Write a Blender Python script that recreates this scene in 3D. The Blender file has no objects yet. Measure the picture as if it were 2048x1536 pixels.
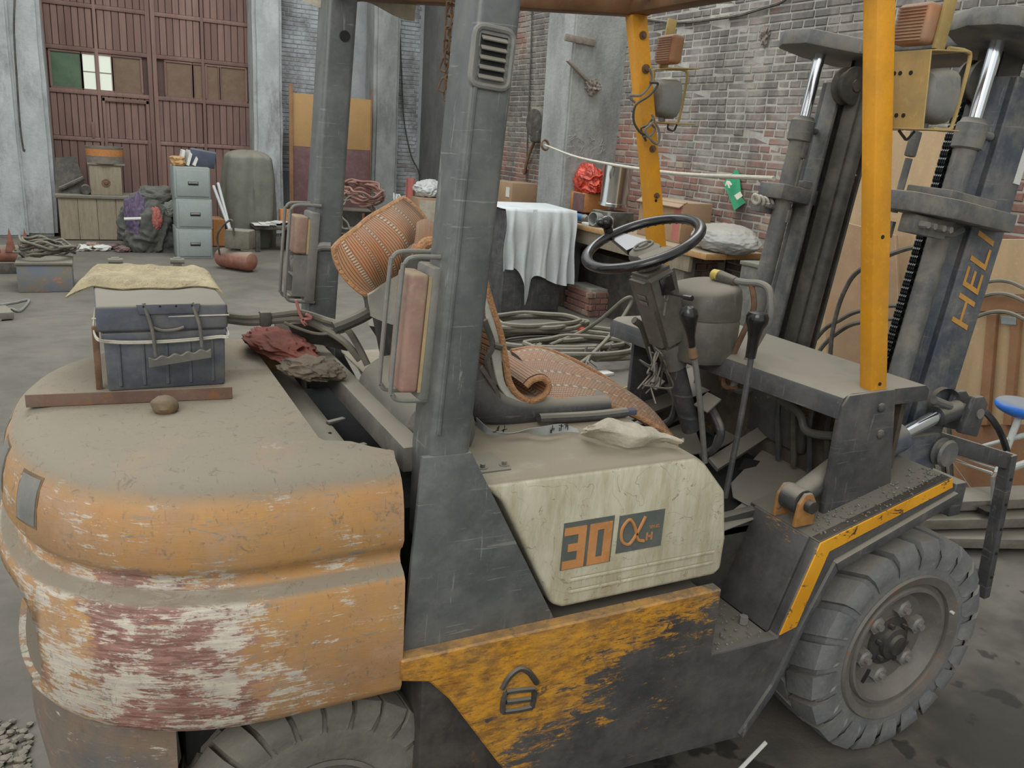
import bpy, bmesh, math, random
import numpy as np
from mathutils import Vector, Matrix, noise as mnoise

# ------------------------------------------------------------------ camera
CAM = (-2.0607, -1.9542, 1.7119)
YAW, PITCH, ROLL, FPX = 0.47993, 0.28674, 0.07171, 1652.54
_f = Vector((math.sin(YAW)*math.cos(PITCH), math.cos(YAW)*math.cos(PITCH), -math.sin(PITCH)))
_r0 = Vector((math.cos(YAW), -math.sin(YAW), 0)); _u0 = _r0.cross(_f)
_r = math.cos(ROLL)*_r0 + math.sin(ROLL)*_u0
_u = -math.sin(ROLL)*_r0 + math.cos(ROLL)*_u0
scene = bpy.context.scene
COL = scene.collection
cd = bpy.data.cameras.new('camera'); cam = bpy.data.objects.new('camera', cd); COL.objects.link(cam)
cd.sensor_width = 36.0; cd.lens = 36.0*FPX/2048.0; cd.clip_start = 0.05; cd.clip_end = 100
_m = Matrix((( _r.x, _u.x, -_f.x), (_r.y, _u.y, -_f.y), (_r.z, _u.z, -_f.z))).to_4x4()
_m.translation = Vector(CAM); cam.matrix_world = _m
scene.camera = cam

# ------------------------------------------------------------------ light
w = bpy.data.worlds.new('world'); scene.world = w; w.use_nodes = True
bg = w.node_tree.nodes['Background']; bg.inputs[0].default_value = (0.95, 0.985, 0.98, 1); bg.inputs[1].default_value = 0.88
def area(name, loc, target, sx, sy, power, col):
    l = bpy.data.lights.new(name, 'AREA'); l.shape = 'RECTANGLE'; l.size = sx; l.size_y = sy; l.energy = power; l.color = col
    o = bpy.data.objects.new(name, l); COL.objects.link(o); o.location = loc
    o.rotation_euler = (Vector(target)-Vector(loc)).to_track_quat('-Z', 'Y').to_euler(); return o
area('hall_window_light', (-6.0, -5.0, 5.5), (-1.0, 0.5, 0.9), 5.0, 3.0, 210, (1.0, 0.97, 0.92))
area('hall_skylight', (0.5, 5.0, 7.5), (0.5, 5.0, 0.0), 7.0, 4.0, 480, (0.93, 0.98, 1.0))
vs = scene.view_settings
vs.view_transform = 'Standard'; vs.look = 'None'; vs.gamma = 1.0; vs.use_curve_mapping = False; vs.exposure = 0.16

# ------------------------------------------------------------------ helpers
def at(px, py, x=None, y=None, z=None):
    """point of the place that the photograph shows at a pixel, on one plane of the place"""
    d = _f*FPX + _r*(px-1024) - _u*(py-768)
    c = Vector(CAM)
    for i, v in enumerate((x, y, z)):
        if v is not None:
            return c + d*((v-c[i])/d[i])
def S(r, g, b):
    def k(v):
        v /= 255.0
        return v/12.92 if v <= .04045 else ((v+.055)/1.055)**2.4
    return (k(r), k(g), k(b), 1.0)
R = math.radians
V = Vector
rnd = random.Random(7)
def rotm(rx=0, ry=0, rz=0):
    return (Matrix.Rotation(rz, 3, 'Z') @ Matrix.Rotation(ry, 3, 'Y') @ Matrix.Rotation(rx, 3, 'X'))
def frame(z, xhint=(1, 0, 0)):
    z = V(z).normalized(); x = V(xhint); x = (x - z*x.dot(z))
    if x.length < 1e-5: x = V((0, 1, 0)) - z*z.y
    x.normalize(); y = z.cross(x)
    return Matrix((x, y, z)).transposed()
def smooth_path(pts, k=6, closed=False):
    P = [V(p) for p in pts]; n = len(P); out = []
    if n < 3: return P
    rng = range(n if closed else n-1)
    for i in rng:
        p0 = P[(i-1) % n] if (closed or i > 0) else P[0]*2-P[1]
        p1 = P[i]; p2 = P[(i+1) % n]
        p3 = P[(i+2) % n] if (closed or i+2 < n) else P[-1]*2-P[-2]
        for j in range(k):
            t = j/k
            out.append(.5*((2*p1)+(p2-p0)*t+(2*p0-5*p1+4*p2-p3)*t*t+(3*p1-p0-3*p2+p3)*t**3))
    if not closed: out.append(P[-1])
    return out
class MB:
    def __init__(s, xf=None): s.v = []; s.f = []; s.uv = []; s.xf = xf
    def add(s, vs, fs, uvs=None):
        o = len(s.v)
        for p in vs:
            p = V(p); s.v.append(s.xf @ p if s.xf else p)
        for i, fc in enumerate(fs):
            s.f.append([o+k for k in fc]); s.uv.append(uvs[i] if uvs else None)
        return s
    def _bm(s, bm):
        bm.verts.index_update()
        s.add([v.co.copy() for v in bm.verts], [[v.index for v in f.verts] for f in bm.faces]); bm.free(); return s
    def box(s, c, sz, rot=None, bev=0, seg=2):
        bm = bmesh.new(); bmesh.ops.create_cube(bm, size=1)
        for v in bm.verts: v.co = V((v.co.x*sz[0], v.co.y*sz[1], v.co.z*sz[2]))
        if bev > 0: bmesh.ops.bevel(bm, geom=bm.edges[:], offset=min(bev, min(sz)*.45), segments=seg, affect='EDGES', profile=.5)
        for v in bm.verts: v.co = (rot @ v.co if rot else v.co) + V(c)
        return s._bm(bm)
    def box2(s, lo, hi, bev=0, seg=2):
        return s.box([(a+b)/2 for a, b in zip(lo, hi)], [abs(b-a) for a, b in zip(lo, hi)], None, bev, seg)
    def prism(s, poly, ax, a0, a1, bev=0, seg=2, rot=None):
        bm = bmesh.new(); n = len(poly)
        def mk(p, a): return {'x': (a, p[0], p[1]), 'y': (p[0], a, p[1]), 'z': (p[0], p[1], a)}[ax]
        A = [bm.verts.new(mk(p, a0)) for p in poly]; B = [bm.verts.new(mk(p, a1)) for p in poly]
        bm.faces.new(A); bm.faces.new(B[::-1])
        for i in range(n): bm.faces.new((A[i], B[i], B[(i+1) % n], A[(i+1) % n]))
        bmesh.ops.recalc_face_normals(bm, faces=bm.faces[:])
        if bev > 0: bmesh.ops.bevel(bm, geom=bm.edges[:], offset=bev, segments=seg, affect='EDGES', profile=.5, clamp_overlap=True)
        if rot:
            for v in bm.verts: v.co = rot @ v.co
        return s._bm(bm)
    def tube(s, pts, r, n=8, smooth=True, closed=False, k=6, caps=True):
        P = smooth_path(pts, k, closed) if smooth else [V(p) for p in pts]
        m = len(P); rs = r if callable(r) else (lambda t: r)
        T = []
        for i in range(m):
            a = P[i-1] if (i > 0 or closed) else P[0]; b = P[(i+1) % m] if (i < m-1 or closed) else P[-1]
            t = (b-a); T.append(t.normalized() if t.length > 1e-9 else V((0, 0, 1)))
        up = V((0, 0, 1)) if abs(T[0].z) < .9 else V((1, 0, 0))
        vs = []
        for i in range(m):
            x = up - T[i]*up.dot(T[i])
            if x.length < 1e-6: x = T[i].orthogonal()
            x.normalize(); y = T[i].cross(x); up = x
            rr = rs(i/max(1, m-1))
            for j in range(n):
                a = 2*math.pi*j/n; vs.append(P[i]+x*(math.cos(a)*rr)+y*(math.sin(a)*rr))
        fs = []
        for i in range(m if closed else m-1):
            for j in range(n):
                a = i*n+j; b = i*n+(j+1) % n; i2 = (i+1) % m
                fs.append((a, b, i2*n+(j+1) % n, i2*n+j))
        if caps and not closed: fs += [list(range(n))[::-1], [(m-1)*n+j for j in range(n)]]
        return s.add(vs, fs)
    def cyl(s, p0, p1, r0, r1=None, n=20, caps=True):
        r1 = r0 if r1 is None else r1; p0 = V(p0); p1 = V(p1); F = frame(p1-p0, (0.31, .2, 1) if abs((p1-p0).normalized().z) < .9 else (1, 0, 0))
        vs = []
        for p, r in ((p0, r0), (p1, r1)):
            for j in range(n):
                a = 2*math.pi*j/n; vs.append(p+F @ V((math.cos(a)*r, math.sin(a)*r, 0)))
        fs = [(j, (j+1) % n, n+(j+1) % n, n+j) for j in range(n)]
        if caps: fs += [list(range(n))[::-1], list(range(n, 2*n))]
        return s.add(vs, fs)
    def lathe(s, prof, o, axis, n=32, closed=False):
        F = frame(axis, (1, 0, 0) if abs(V(axis).normalized().x) < .9 else (0, 0, 1)); o = V(o); m = len(prof); vs = []
        for (r, h) in prof:
            for j in range(n):
                a = 2*math.pi*j/n; vs.append(o+F @ V((math.cos(a)*r, math.sin(a)*r, h)))
        fs = []
        for i in range(m if closed else m-1):
            for j in range(n):
                i2 = (i+1) % m
                fs.append((i*n+j, i*n+(j+1) % n, i2*n+(j+1) % n, i2*n+j))
        return s.add(vs, fs)
    def grid(s, fn, nu, nv, thick=0):
        P = [[V(fn(i/nu, j/nv)) for j in range(nv+1)] for i in range(nu+1)]
        vs = [p for r in P for p in r]; W = nv+1
        fs = [(i*W+j, (i+1)*W+j, (i+1)*W+j+1, i*W+j+1) for i in range(nu) for j in range(nv)]
        uv = [[(i/nu, j/nv), ((i+1)/nu, j/nv), ((i+1)/nu, (j+1)/nv), (i/nu, (j+1)/nv)] for i in range(nu) for j in range(nv)]
        if thick:
            N = []
            for i in range(nu+1):
                for j in range(nv+1):
                    a = P[min(i+1, nu)][j]-P[max(i-1, 0)][j]; b = P[i][min(j+1, nv)]-P[i][max(j-1, 0)]
                    c = a.cross(b); N.append(c.normalized() if c.length > 1e-12 else V((0, 0, 1)))
            n0 = len(vs); vs = vs+[p-q*thick for p, q in zip(vs, N)]
            fs2 = [tuple(n0+k for k in f[::-1]) for f in fs]; uv2 = [u[::-1] for u in uv]
            e = [i*W for i in range(nu+1)]; e += [nu*W+j for j in range(1, nv+1)]
            e += [i*W+nv for i in range(nu-1, -1, -1)]; e += [j for j in range(nv-1, 0, -1)]
            fs3 = [(e[k], n0+e[k], n0+e[(k+1) % len(e)], e[(k+1) % len(e)])[::-1] for k in range(len(e))]
            fs = fs+fs2+fs3; uv = uv+uv2+[[(0, 0)]*4 for _ in fs3]
        return s.add(vs, fs, uv)
    def blob(s, c, sz, amp=.15, freq=2.0, seed=0, sub=4, flat=None, rot=None, fold=0):
        bm = bmesh.new(); bmesh.ops.create_icosphere(bm, subdivisions=sub, radius=1)
        for v in bm.verts:
            p = v.co.copy(); q = p*freq+V((seed*3.1, seed*1.7, seed*2.3))
            d = mnoise.noise(q)*amp + .5*abs(mnoise.noise(q*2.3))*amp + .25*mnoise.noise(q*5)*amp
            if fold:
                w_ = q+V((mnoise.noise(q*1.1), mnoise.noise(q*1.1+V((5, 0, 0))), mnoise.noise(q*1.1+V((0, 5, 0)))))*.7
                d += .6*fold*((1-abs(mnoise.noise(w_*1.1)))**3-.5) + .22*fold*((1-abs(mnoise.noise(w_*2.2)))**3-.5)
            p = p*(1+d); p = V((p.x*sz[0], p.y*sz[1], p.z*sz[2]))
            if rot: p = rot @ p
            p += V(c)
            if flat is not None and p.z < flat: p.z = flat
            v.co = p
        return s._bm(bm)
    def build(s, name, mat, parent=None, sharp=35, kind=None, label=None):
        me = bpy.data.meshes.new(name)
        c = sum(s.v, V((0, 0, 0)))/max(1, len(s.v))
        me.from_pydata([p-c for p in s.v], [], s.f)
        if any(u is not None for u in s.uv):
            ul = me.uv_layers.new(name='UVMap')
            for pl, u in zip(me.polygons, s.uv):
                if u:
                    for li, q in zip(pl.loop_indices, u): ul.data[li].uv = q
        me.polygons.foreach_set('use_smooth', [True]*len(me.polygons))
        me.update(); me.set_sharp_from_angle(angle=R(sharp))
        if mat: me.materials.append(mat)
        o = bpy.data.objects.new(name, me); COL.objects.link(o); o.location = c
        attach(o, parent)
        if kind: o['kind'] = kind
        if label: o['label'] = label
        return o
ORG = {}
def world_org(o):
    if o is None: return V((0, 0, 0))
    p = o.location.copy()
    return ORG.get(o.name, p)
def attach(o, parent):
    ORG[o.name] = o.location.copy()
    if parent is not None:
        o.parent = parent; o.matrix_parent_inverse = Matrix.Translation(-world_org(parent))
def inst(src, loc, parent, rot=None, name=None, scale=None):
    o = src.copy(); COL.objects.link(o); o.parent = None; o.matrix_parent_inverse = Matrix.Identity(4)
    if name: o.name = name
    o.location = loc
    if rot is not None: o.rotation_euler = rot.to_euler() if hasattr(rot, 'to_euler') else rot
    if scale: o.scale = scale
    attach(o, parent); return o
def thing(name, label, cat, loc=(0, 0, 0), group=None):
    o = bpy.data.objects.new(name, None); COL.objects.link(o); o.location = loc; o.empty_display_size = .1
    ORG[o.name] = V(loc); return tag(o, label, cat, group)
def tag(o, label, cat, group=None):
    o['label'] = label; o['category'] = cat
    if group: o['group'] = group
    return o
def struct(o): o['kind'] = 'structure'; return o
def text_mesh(txt, size, depth=.001):
    cu = bpy.data.curves.new('lettering', 'FONT'); cu.body = txt; cu.size = size; cu.extrude = depth; cu.align_x = 'CENTER'; cu.align_y = 'CENTER'
    ob = bpy.data.objects.new('lettering', cu); COL.objects.link(ob)
    bpy.context.view_layer.update()
    me = bpy.data.meshes.new_from_object(ob.evaluated_get(bpy.context.evaluated_depsgraph_get()))
    vs = [v.co.copy() for v in me.vertices]; fs = [list(p.vertices) for p in me.polygons]
    bpy.data.objects.remove(ob); bpy.data.curves.remove(cu); bpy.data.meshes.remove(me)
    return vs, fs

# ------------------------------------------------------------------ materials
class NT:
    def __init__(s, name):
        s.m = bpy.data.materials.new(name); s.m.use_nodes = True; s.t = s.m.node_tree; s.n = s.t.nodes; s.l = s.t.links
        s.b = s.n['Principled BSDF']; s.g = s.n.new('ShaderNodeNewGeometry')
    def L(s, a, b): s.l.new(a, b)
    def pos(s, scale=(1, 1, 1), src=None, off=(0, 0, 0)):
        mp = s.n.new('ShaderNodeMapping'); mp.inputs['Scale'].default_value = scale; mp.inputs['Location'].default_value = off
        s.L(src or s.g.outputs['Position'], mp.inputs['Vector']); return mp.outputs[0]
    def noise(s, vec, scale=5, detail=4, rough=.6, dist=0):
        t = s.n.new('ShaderNodeTexNoise'); t.inputs['Scale'].default_value = scale; t.inputs['Detail'].default_value = detail
        t.inputs['Roughness'].default_value = rough; t.inputs['Distortion'].default_value = dist; s.L(vec, t.inputs['Vector']); return t.outputs['Fac']
    def ramp(s, v, lo, hi, a=0, b=1):
        r = s.n.new('ShaderNodeMapRange'); r.clamp = True; r.interpolation_type = 'SMOOTHSTEP'
        for i, q in zip(('From Min', 'From Max', 'To Min', 'To Max'), (lo, hi, a, b)): r.inputs[i].default_value = q
        s.L(v, r.inputs['Value']); return r.outputs[0]
    def math(s, op, a, b=None, c=None):
        m = s.n.new('ShaderNodeMath'); m.operation = op
        for i, q in enumerate((a, b, c)):
            if q is None: continue
            if isinstance(q, (int, float)): m.inputs[i].default_value = q
            else: s.L(q, m.inputs[i])
        return m.outputs[0]
    def mix(s, f, a, b, mode='MIX'):
        m = s.n.new('ShaderNodeMix'); m.data_type = 'RGBA'; m.blend_type = mode
        if isinstance(f, (int, float)): m.inputs[0].default_value = f
        else: s.L(f, m.inputs[0])
        for q, i in ((a, 6), (b, 7)):
            if isinstance(q, tuple): m.inputs[i].default_value = q
            else: s.L(q, m.inputs[i])
        return m.outputs[2]
    def sep(s, v):
        x = s.n.new('ShaderNodeSeparateXYZ'); s.L(v, x.inputs[0]); return x.outputs
    def bump(s, h, strength=.3, dist=.01):
        b = s.n.new('ShaderNodeBump'); b.inputs['Strength'].default_value = strength; b.inputs['Distance'].default_value = dist
        s.L(h, b.inputs['Height']); s.L(b.outputs[0], s.b.inputs['Normal'])
    def done(s, col, rough=.7, metal=0.0):
        if isinstance(col, tuple): s.b.inputs['Base Color'].default_value = col
        else: s.L(col, s.b.inputs['Base Color'])
        for q, i in ((rough, 'Roughness'), (metal, 'Metallic')):
            if isinstance(q, (int, float)): s.b.inputs[i].default_value = q
            else: s.L(q, s.b.inputs[i])
        return s.m
DUST = S(142, 135, 121)
def dust_on(nt, col, amount, thin=.25, dcol=DUST, lo=.25, hi=.9):
    nz = nt.sep(nt.g.outputs['Normal'])[2]
    n = nt.noise(nt.pos(), 7, 5, .65)
    top = nt.math('MULTIPLY', nt.ramp(nz, lo, hi), nt.ramp(n, .25, .5, .75, 1.0))
    side = nt.ramp(nt.noise(nt.pos(), 11, 5, .7), .35, .75, 0, thin)
    f = nt.math('MAXIMUM', nt.math('MULTIPLY', top, amount), side)
    f = nt.math('MULTIPLY', f, 1.0)
    return nt.mix(f, col, dcol), f
def paint(name, col, rough=.55, metal=0.0, var=.18, scale=6, dust=.0, thin=.0, rust=0.0, rustcol=S(110, 62, 38), bump=0.0, bscale=40, streak=None, dcol=DUST, scratch=0):
    nt = NT(name)
    p = nt.pos(streak) if streak else nt.pos()
    n = nt.noise(p, scale, 6, .65)
    a = tuple(min(1, c*(1-var)) for c in col[:3])+(1,); b = tuple(min(1, c*(1+var)) for c in col[:3])+(1,)
    c = nt.mix(nt.ramp(n, .3, .7), a, b)
    c = nt.mix(nt.ramp(nt.noise(nt.pos(), 55, 6, .75), .52, .72, 0, .35), c, tuple(min(1, q*1.55+.03) for q in col[:3])+(1,))
    c = nt.mix(nt.ramp(nt.noise(nt.pos(off=(4, 1, 2)), 90, 5, .8), .58, .70, 0, .45), c, tuple(q*.55 for q in col[:3])+(1,))
    if scratch:
        for k_, sc_ in enumerate(((3, 3, 60), (40, 40, 2.2))):
            c = nt.mix(nt.ramp(nt.noise(nt.pos(sc_, off=(k_*3, 1, 5)), 1.6, 6, .7, .6), .615, .645, 0, scratch), c, S(160, 158, 152))
    if rust: c = nt.mix(nt.ramp(nt.noise(nt.pos(), scale*1.7, 8, .75), .68-rust*.3, .76-rust*.3), c, rustcol)
    rr = rough
    if dust or thin:
        c, f = dust_on(nt, c, dust, thin, dcol); rr = nt.ramp(f, 0, 1, rough, .95)
    if bump: nt.bump(nt.noise(nt.pos(), bscale, 5, .6), bump, .01)
    return nt.done(c, rr, metal)
M = {}
M['black'] = paint('black_paint', S(64, 65, 68), .45, 0, .25, 5, .95, .22, scratch=.25)
M['guard'] = paint('guard_paint', S(80, 83, 83), .36, 0, .2, 3, .9, .42, rust=.06, rustcol=S(100, 76, 68), scratch=.4, dcol=S(128, 128, 122))
M['blackplastic'] = paint('black_plastic', S(22, 22, 24), .22, 0, .1, 5, .12, .03)
M['rubberhose'] = paint('rubber_hose', S(62, 60, 55), .8, 0, .2, 9, .75, .3)
M['darkgrime'] = paint('oily_grime', S(54, 51, 48), .6, 0, .35, 9, .5, .16, rust=.2, rustcol=S(104, 72, 38))
M['greysteel'] = paint('grey_steel', S(104, 105, 102), .55, .2, .2, 6, .85, .3)
M['dustysteel'] = paint('dusty_steel', S(90, 89, 84), .7, 0, .15, 8, .9, .4)
M['mast'] = paint('mast_steel', S(90, 92, 93), .5, .1, .25, 5, 1.0, .75, scratch=.2, streak=(1, 1, .3))
M['mastblue'] = paint('mast_blue', S(68, 75, 86), .42, 0, .2, 3.0, .95, .55, scratch=.3, streak=(1, 1, .5))
M['mastdark'] = paint('mast_channel_grease', S(58, 56, 50), .5, 0, .3, 6, .7, .25)
M['chain'] = paint('leaf_chain', S(30, 32, 34), .3, .6, .3, 30, .15, .0)
M['chrome'] = NT('chrome_rod').done(S(225, 230, 235), .12, 1.0)
M['tyre'] = paint('front_tyre_rubber', S(104, 106, 107), .85, 0, .16, 10, .55, .3, bump=.25, bscale=60)
M['tyre2'] = paint('rear_tyre_rubber', S(98, 95, 87), .85, 0, .14, 9, .6, .35, bump=.2, bscale=60)
M['rim'] = paint('wheel_rim', S(102, 98, 93), .6, .1, .2, 8, .3, .1, rust=.38, rustcol=S(126, 92, 70))
M['hub'] = paint('wheel_hub', S(52, 51, 50), .55, .2, .3, 14, .4, .12)
M['nut'] = paint('lug_nut', S(128, 126, 122), .5, .3, .2, 20, .4, .2)
M['yellow'] = paint('guard_yellow', S(218, 150, 30), .42, 0, .12, 4, .3, .22, rust=.13, rustcol=S(104, 74, 38), dcol=S(150, 122, 70))
M['yellowdull'] = paint('bracket_yellow', S(166, 140, 82), .6, 0, .16, 10, .6, .3, rust=.1)
M['roofbrown'] = paint('roof_beam', S(104, 72, 40), .6, 0, .3, 6, .3, .15)
M['lens'] = paint('tail_lens', S(144, 112, 100), .6, 0, .2, 9, .9, .9, dcol=S(160, 142, 118), streak=(1, 1, .6))
M['lenstan'] = paint('lens_edge', S(168, 146, 104), .6, 0, .15, 9, .6, .5)
M['ironfaded'] = paint('faded_iron', S(122, 112, 104), .9, 0, .25, 16, .3, .4, rust=.1)
M['chalk'] = paint('chalk', S(164, 164, 160), .95, 0, .1, 20)
M['column'] = paint('column_plastic', S(80, 78, 72), .5, 0, .12, 6, .95, .3, scratch=.15)
M['amber'] = paint('amber_lens', S(160, 108, 72), .5, 0, .15, 10, .7, .45)
M['lamphouse'] = paint('lamp_housing', S(112, 112, 108), .5, 0, .2, 9, .85, .4)
M['battery'] = paint('battery_case', S(74, 78, 88), .6, 0, .14, 5, .85, .34, streak=(1, 1, .35))
M['rustbar'] = paint('rusty_angle', S(108, 82, 70), .75, .1, .25, 7, .6, .2, rust=.5, rustcol=S(124, 84, 52))
M['towel'] = paint('terry_rag', S(178, 164, 132), .95, 0, .2, 14, 0, 0, bump=1.0, bscale=120)
M['redrag'] = paint('red_rag', S(118, 58, 46), .95, 0, .3, 6, .1, .1, bump=.3)
M['darkrag'] = paint('brown_rag', S(96, 84, 70), .95, 0, .3, 8, .1, .1, bump=.3)
M['tancloth'] = paint('tan_cloth', S(176, 168, 150), .95, 0, .15, 12, .1, .12, bump=.4, bscale=70)
M['whitecloth'] = paint('white_cloth', S(186, 190, 190), .9, 0, .06, 4, 0, .0)
M['tarp'] = paint('olive_tarp', S(104, 105, 94), .85, 0, .12, 4, .5, .2)
M['wood'] = paint('raw_wood', S(138, 126, 106), .85, 0, .16, 5, .5, .3, streak=(6, 6, .8))
M['woodgrey'] = paint('grey_wood', S(112, 106, 96), .9, 0, .18, 5, .6, .35, streak=(.8, 6, 6))
M['plywood'] = paint('plywood', S(176, 148, 112), .8, 0, .1, 3, .4, .18, streak=(2, 2, .5))
M['plywoodbrown'] = paint('brown_batten', S(138, 98, 66), .8, 0, .15, 4, .4, .18)
M['orangewood'] = paint('orange_wood', S(178, 118, 66), .75, 0, .12, 5, .4, .1, streak=(6, 1, 6))
M['benchwood'] = paint('bench_edge_wood', S(168, 128, 80), .8, 0, .16, 5, .75, .15, streak=(1, 6, 6))
M['cabinet'] = paint('cabinet_grey', S(138, 146, 144), .6, 0, .06, 5, .5, .15, rust=.06)
M['binder'] = paint('blue_binder', S(74, 82, 100), .6, 0, .1, 6, .2, .1)
M['paper'] = paint('paper', S(205, 205, 198), .9, 0, .05, 6, .1, .1)
M['cardboard'] = paint('cardboard', S(156, 126, 96), .9, 0, .08, 5, .5, .2)
M['cardred'] = paint('carton_red_print', S(168, 96, 88), .9, 0, .1, 5, .3, .2)
M['cloth_dark'] = paint('dark_clothes', S(80, 80, 76), .95, 0, .3, 7, .2, .1)
M['cloth_purple'] = paint('purple_clothes', S(96, 82, 106), .95, 0, .2, 7, .1, .1)
M['cloth_grey'] = paint('grey_clothes', S(120, 122, 116), .95, 0, .2, 7, .2, .1)
M['hose'] = paint('grey_hose', S(102, 97, 86), .85, 0, .15, 12, .6, .25)
M['hosered'] = paint('red_hose', S(140, 94, 84), .85, 0, .3, 8, .5, .25)
M['compred'] = paint('compressor_red', S(130, 78, 62), .6, 0, .25, 9, .85, .3)
M['maroon'] = paint('maroon_board', S(104, 74, 74), .8, 0, .12, 3, .4, .2)
M['ochre'] = paint('ochre_board', S(172, 136, 88), .8, 0, .06, 3, .2, .1)
M['redbag'] = paint('red_bag', S(176, 60, 40), .35, 0, .5, 9, .05, .0, bump=.6, bscale=30)
M['steelpot'] = NT('polished_steel').done(S(215, 216, 214), .16, 1.0)
M['bluetool'] = paint('blue_tool', S(50, 104, 150), .5, 0, .2, 15, .3, .1)
M['glass'] = paint('dusty_glass', S(140, 142, 138), .25, 0, .15, 20, .3, .2)
M['greybag'] = paint('grey_sack', S(160, 160, 156), .7, 0, .16, 5, .7, .2, bump=.35, bscale=25)
M['green'] = paint('exit_green', S(34, 132, 92), .5, 0, .12, 9, 0, .08)
M['signwhite'] = paint('sign_white', S(214, 212, 190), .6, 0, .1, 9, 0, .1)
M['rope'] = paint('white_rope', S(186, 180, 166), .9, 0, .1, 20)
M['hookrust'] = paint('rusty_iron', S(112, 84, 60), .8, .2, .3, 20, .3, .2, rust=.4)
M['bluesaddle'] = paint('blue_saddle', S(40, 110, 200), .4, 0, .06, 5, .9, .05, dcol=S(140, 138, 128))
M['bikewhite'] = paint('bike_frame', S(196, 198, 194), .4, 0, .08, 6, .4, .15)
M['brasscap'] = paint('brass_button', S(206, 178, 84), .4, .3, .15, 30, .1, .1)
M['dark'] = paint('dark_void', S(30, 30, 30), .9, 0, .1, 5)
M['tube'] = paint('fluorescent_tube', S(196, 198, 196), .5, 0, .05, 5, .2, .1)
M['pipe'] = paint('pink_string', S(170, 110, 100), .9, 0, .1, 9)
M['whitebag'] = paint('white_bag', S(190, 192, 190), .7, 0, .12, 8, .2, .1)
M['decaldark'] = paint('decal_slate', S(84, 90, 86), .7, 0, .1, 10, .1, .2)
M['decalorange'] = paint('decal_orange', S(188, 128, 74), .7, 0, .12, 12, .1, .2)
M['letter'] = paint('letter_orange', S(196, 142, 66), .6, 0, .12, 14, 0, .2)
M['mountyellow'] = paint('grimy_mount', S(150, 104, 52), .6, 0, .3, 20, .9, .35, rust=.25, rustcol=S(70, 58, 46))
M['rustypanel'] = paint('rusty_yellow_panel', S(74, 64, 54), .65, 0, .3, 7, .5, .2, rust=.42, rustcol=S(138, 98, 48))
M['stone'] = paint('rusty_plug', S(104, 84, 58), .85, 0, .3, 14, .35, .2, rust=.3)
M['strap'] = paint('grey_strap', S(150, 152, 150), .9, 0, .1, 14, 0, .15)

def cw_mat(name='counterweight_paint', lower=False):
    nt = NT(name); P = nt.g.outputs['Position']; xyz = nt.sep(P)
    base = nt.mix(nt.ramp(nt.noise(nt.pos((1, 1, 1.2)), 4, 6, .6), .3, .7), S(164, 124, 84), S(188, 140, 78))
    base = nt.mix(nt.ramp(nt.noise(nt.pos((1.5, 1.5, 2.5), off=(3, 1, 2)), 4, 7, .7), .46, .66, 0, .7), base, S(176, 142, 116))
    base = nt.mix(nt.ramp(nt.noise(nt.pos((9, 9, 3)), 6, 8, .8), .56, .66, 0, .5), base, S(150, 118, 92))
    if lower: base = nt.mix(nt.ramp(nt.noise(nt.pos(), 5, 6, .7), .35, .6), S(96, 97, 96), S(126, 106, 90))
    cx = nt.ramp(xyz[0], -1.60, -1.92); low = nt.ramp(xyz[2], .96, .86)
    wear = nt.math('MULTIPLY', nt.math('ADD', nt.math('MULTIPLY', cx, .7), .3), nt.math('ADD', nt.math('MULTIPLY', low, .5), .5))
    if lower: wear = nt.math('MULTIPLY', wear, .25); low = nt.math('MULTIPLY', low, .4)
    # red primer showing through around the middle of the corner
    mid = nt.math('MULTIPLY', nt.ramp(nt.math('ABSOLUTE', nt.math('ADD', xyz[0], 1.98)), .20, .04), low)
    big = nt.noise(nt.pos((3.2, 3.2, 5), off=(1.3, .2, .6)), 1.6, 4, .65)
    st = nt.noise(nt.pos((4.0, 4.0, 34)), 2.6, 10, .78, .5)
    red = nt.math('ADD', nt.math('ADD', nt.math('MULTIPLY', big, .75), nt.math('MULTIPLY', st, .75)), nt.math('ADD', nt.math('MULTIPLY', wear, .10), nt.math('MULTIPLY', mid, .24)))
    base = nt.mix(nt.ramp(red, .93, .98), base, nt.mix(nt.ramp(st, .42, .58), S(116, 74, 66), S(160, 118, 106)))
    big2 = nt.noise(nt.pos((4, 4, 6), off=(7.7, 4.1, 2.0)), 2.3, 5, .7)
    st2 = nt.noise(nt.pos((7, 7, 52), off=(2, 9, 4)), 2.4, 11, .8, .9)
    wh = nt.math('ADD', nt.math('ADD', nt.math('MULTIPLY', big2, .8), nt.math('MULTIPLY', st2, .95)), nt.math('MULTIPLY', wear, .17))
    base = nt.mix(nt.ramp(wh, 1.045, 1.075), base, nt.mix(nt.ramp(st, .4, .6), S(184, 172, 164), S(208, 200, 180)))
    sc = nt.noise(nt.pos((5, 5, 20), off=(11, 3, 8)), 2.2, 9, .78, 1.6)
    base = nt.mix(nt.ramp(sc, .59, .62), base, S(138, 130, 118))
    sc2 = nt.noise(nt.pos((16, 16, 5), off=(1, 3, 2)), 2.2, 6, .7, 1.0)
    base = nt.mix(nt.ramp(sc2, .68, .70, 0, .6), base, S(116, 92, 74))
    c, f = dust_on(nt, base, 1.0, .3, S(138, 129, 113), .35, .8)
    sp = nt.ramp(nt.noise(nt.pos((1, 1, 1)), 38, 8, .85, .6), .555, .63, 0, .6)
    c = nt.mix(sp, c, S(104, 96, 84))
    c = nt.mix(nt.ramp(nt.noise(nt.pos((30, 8, 8)), 4, 6, .75, .8), .62, .65, 0, .5), c, S(92, 84, 74))
    nt.bump(nt.math('ADD', nt.math('ADD', st, st2), sc), .22, .008)
    return nt.done(c, nt.ramp(f, 0, 1, .45, .95))
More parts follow.
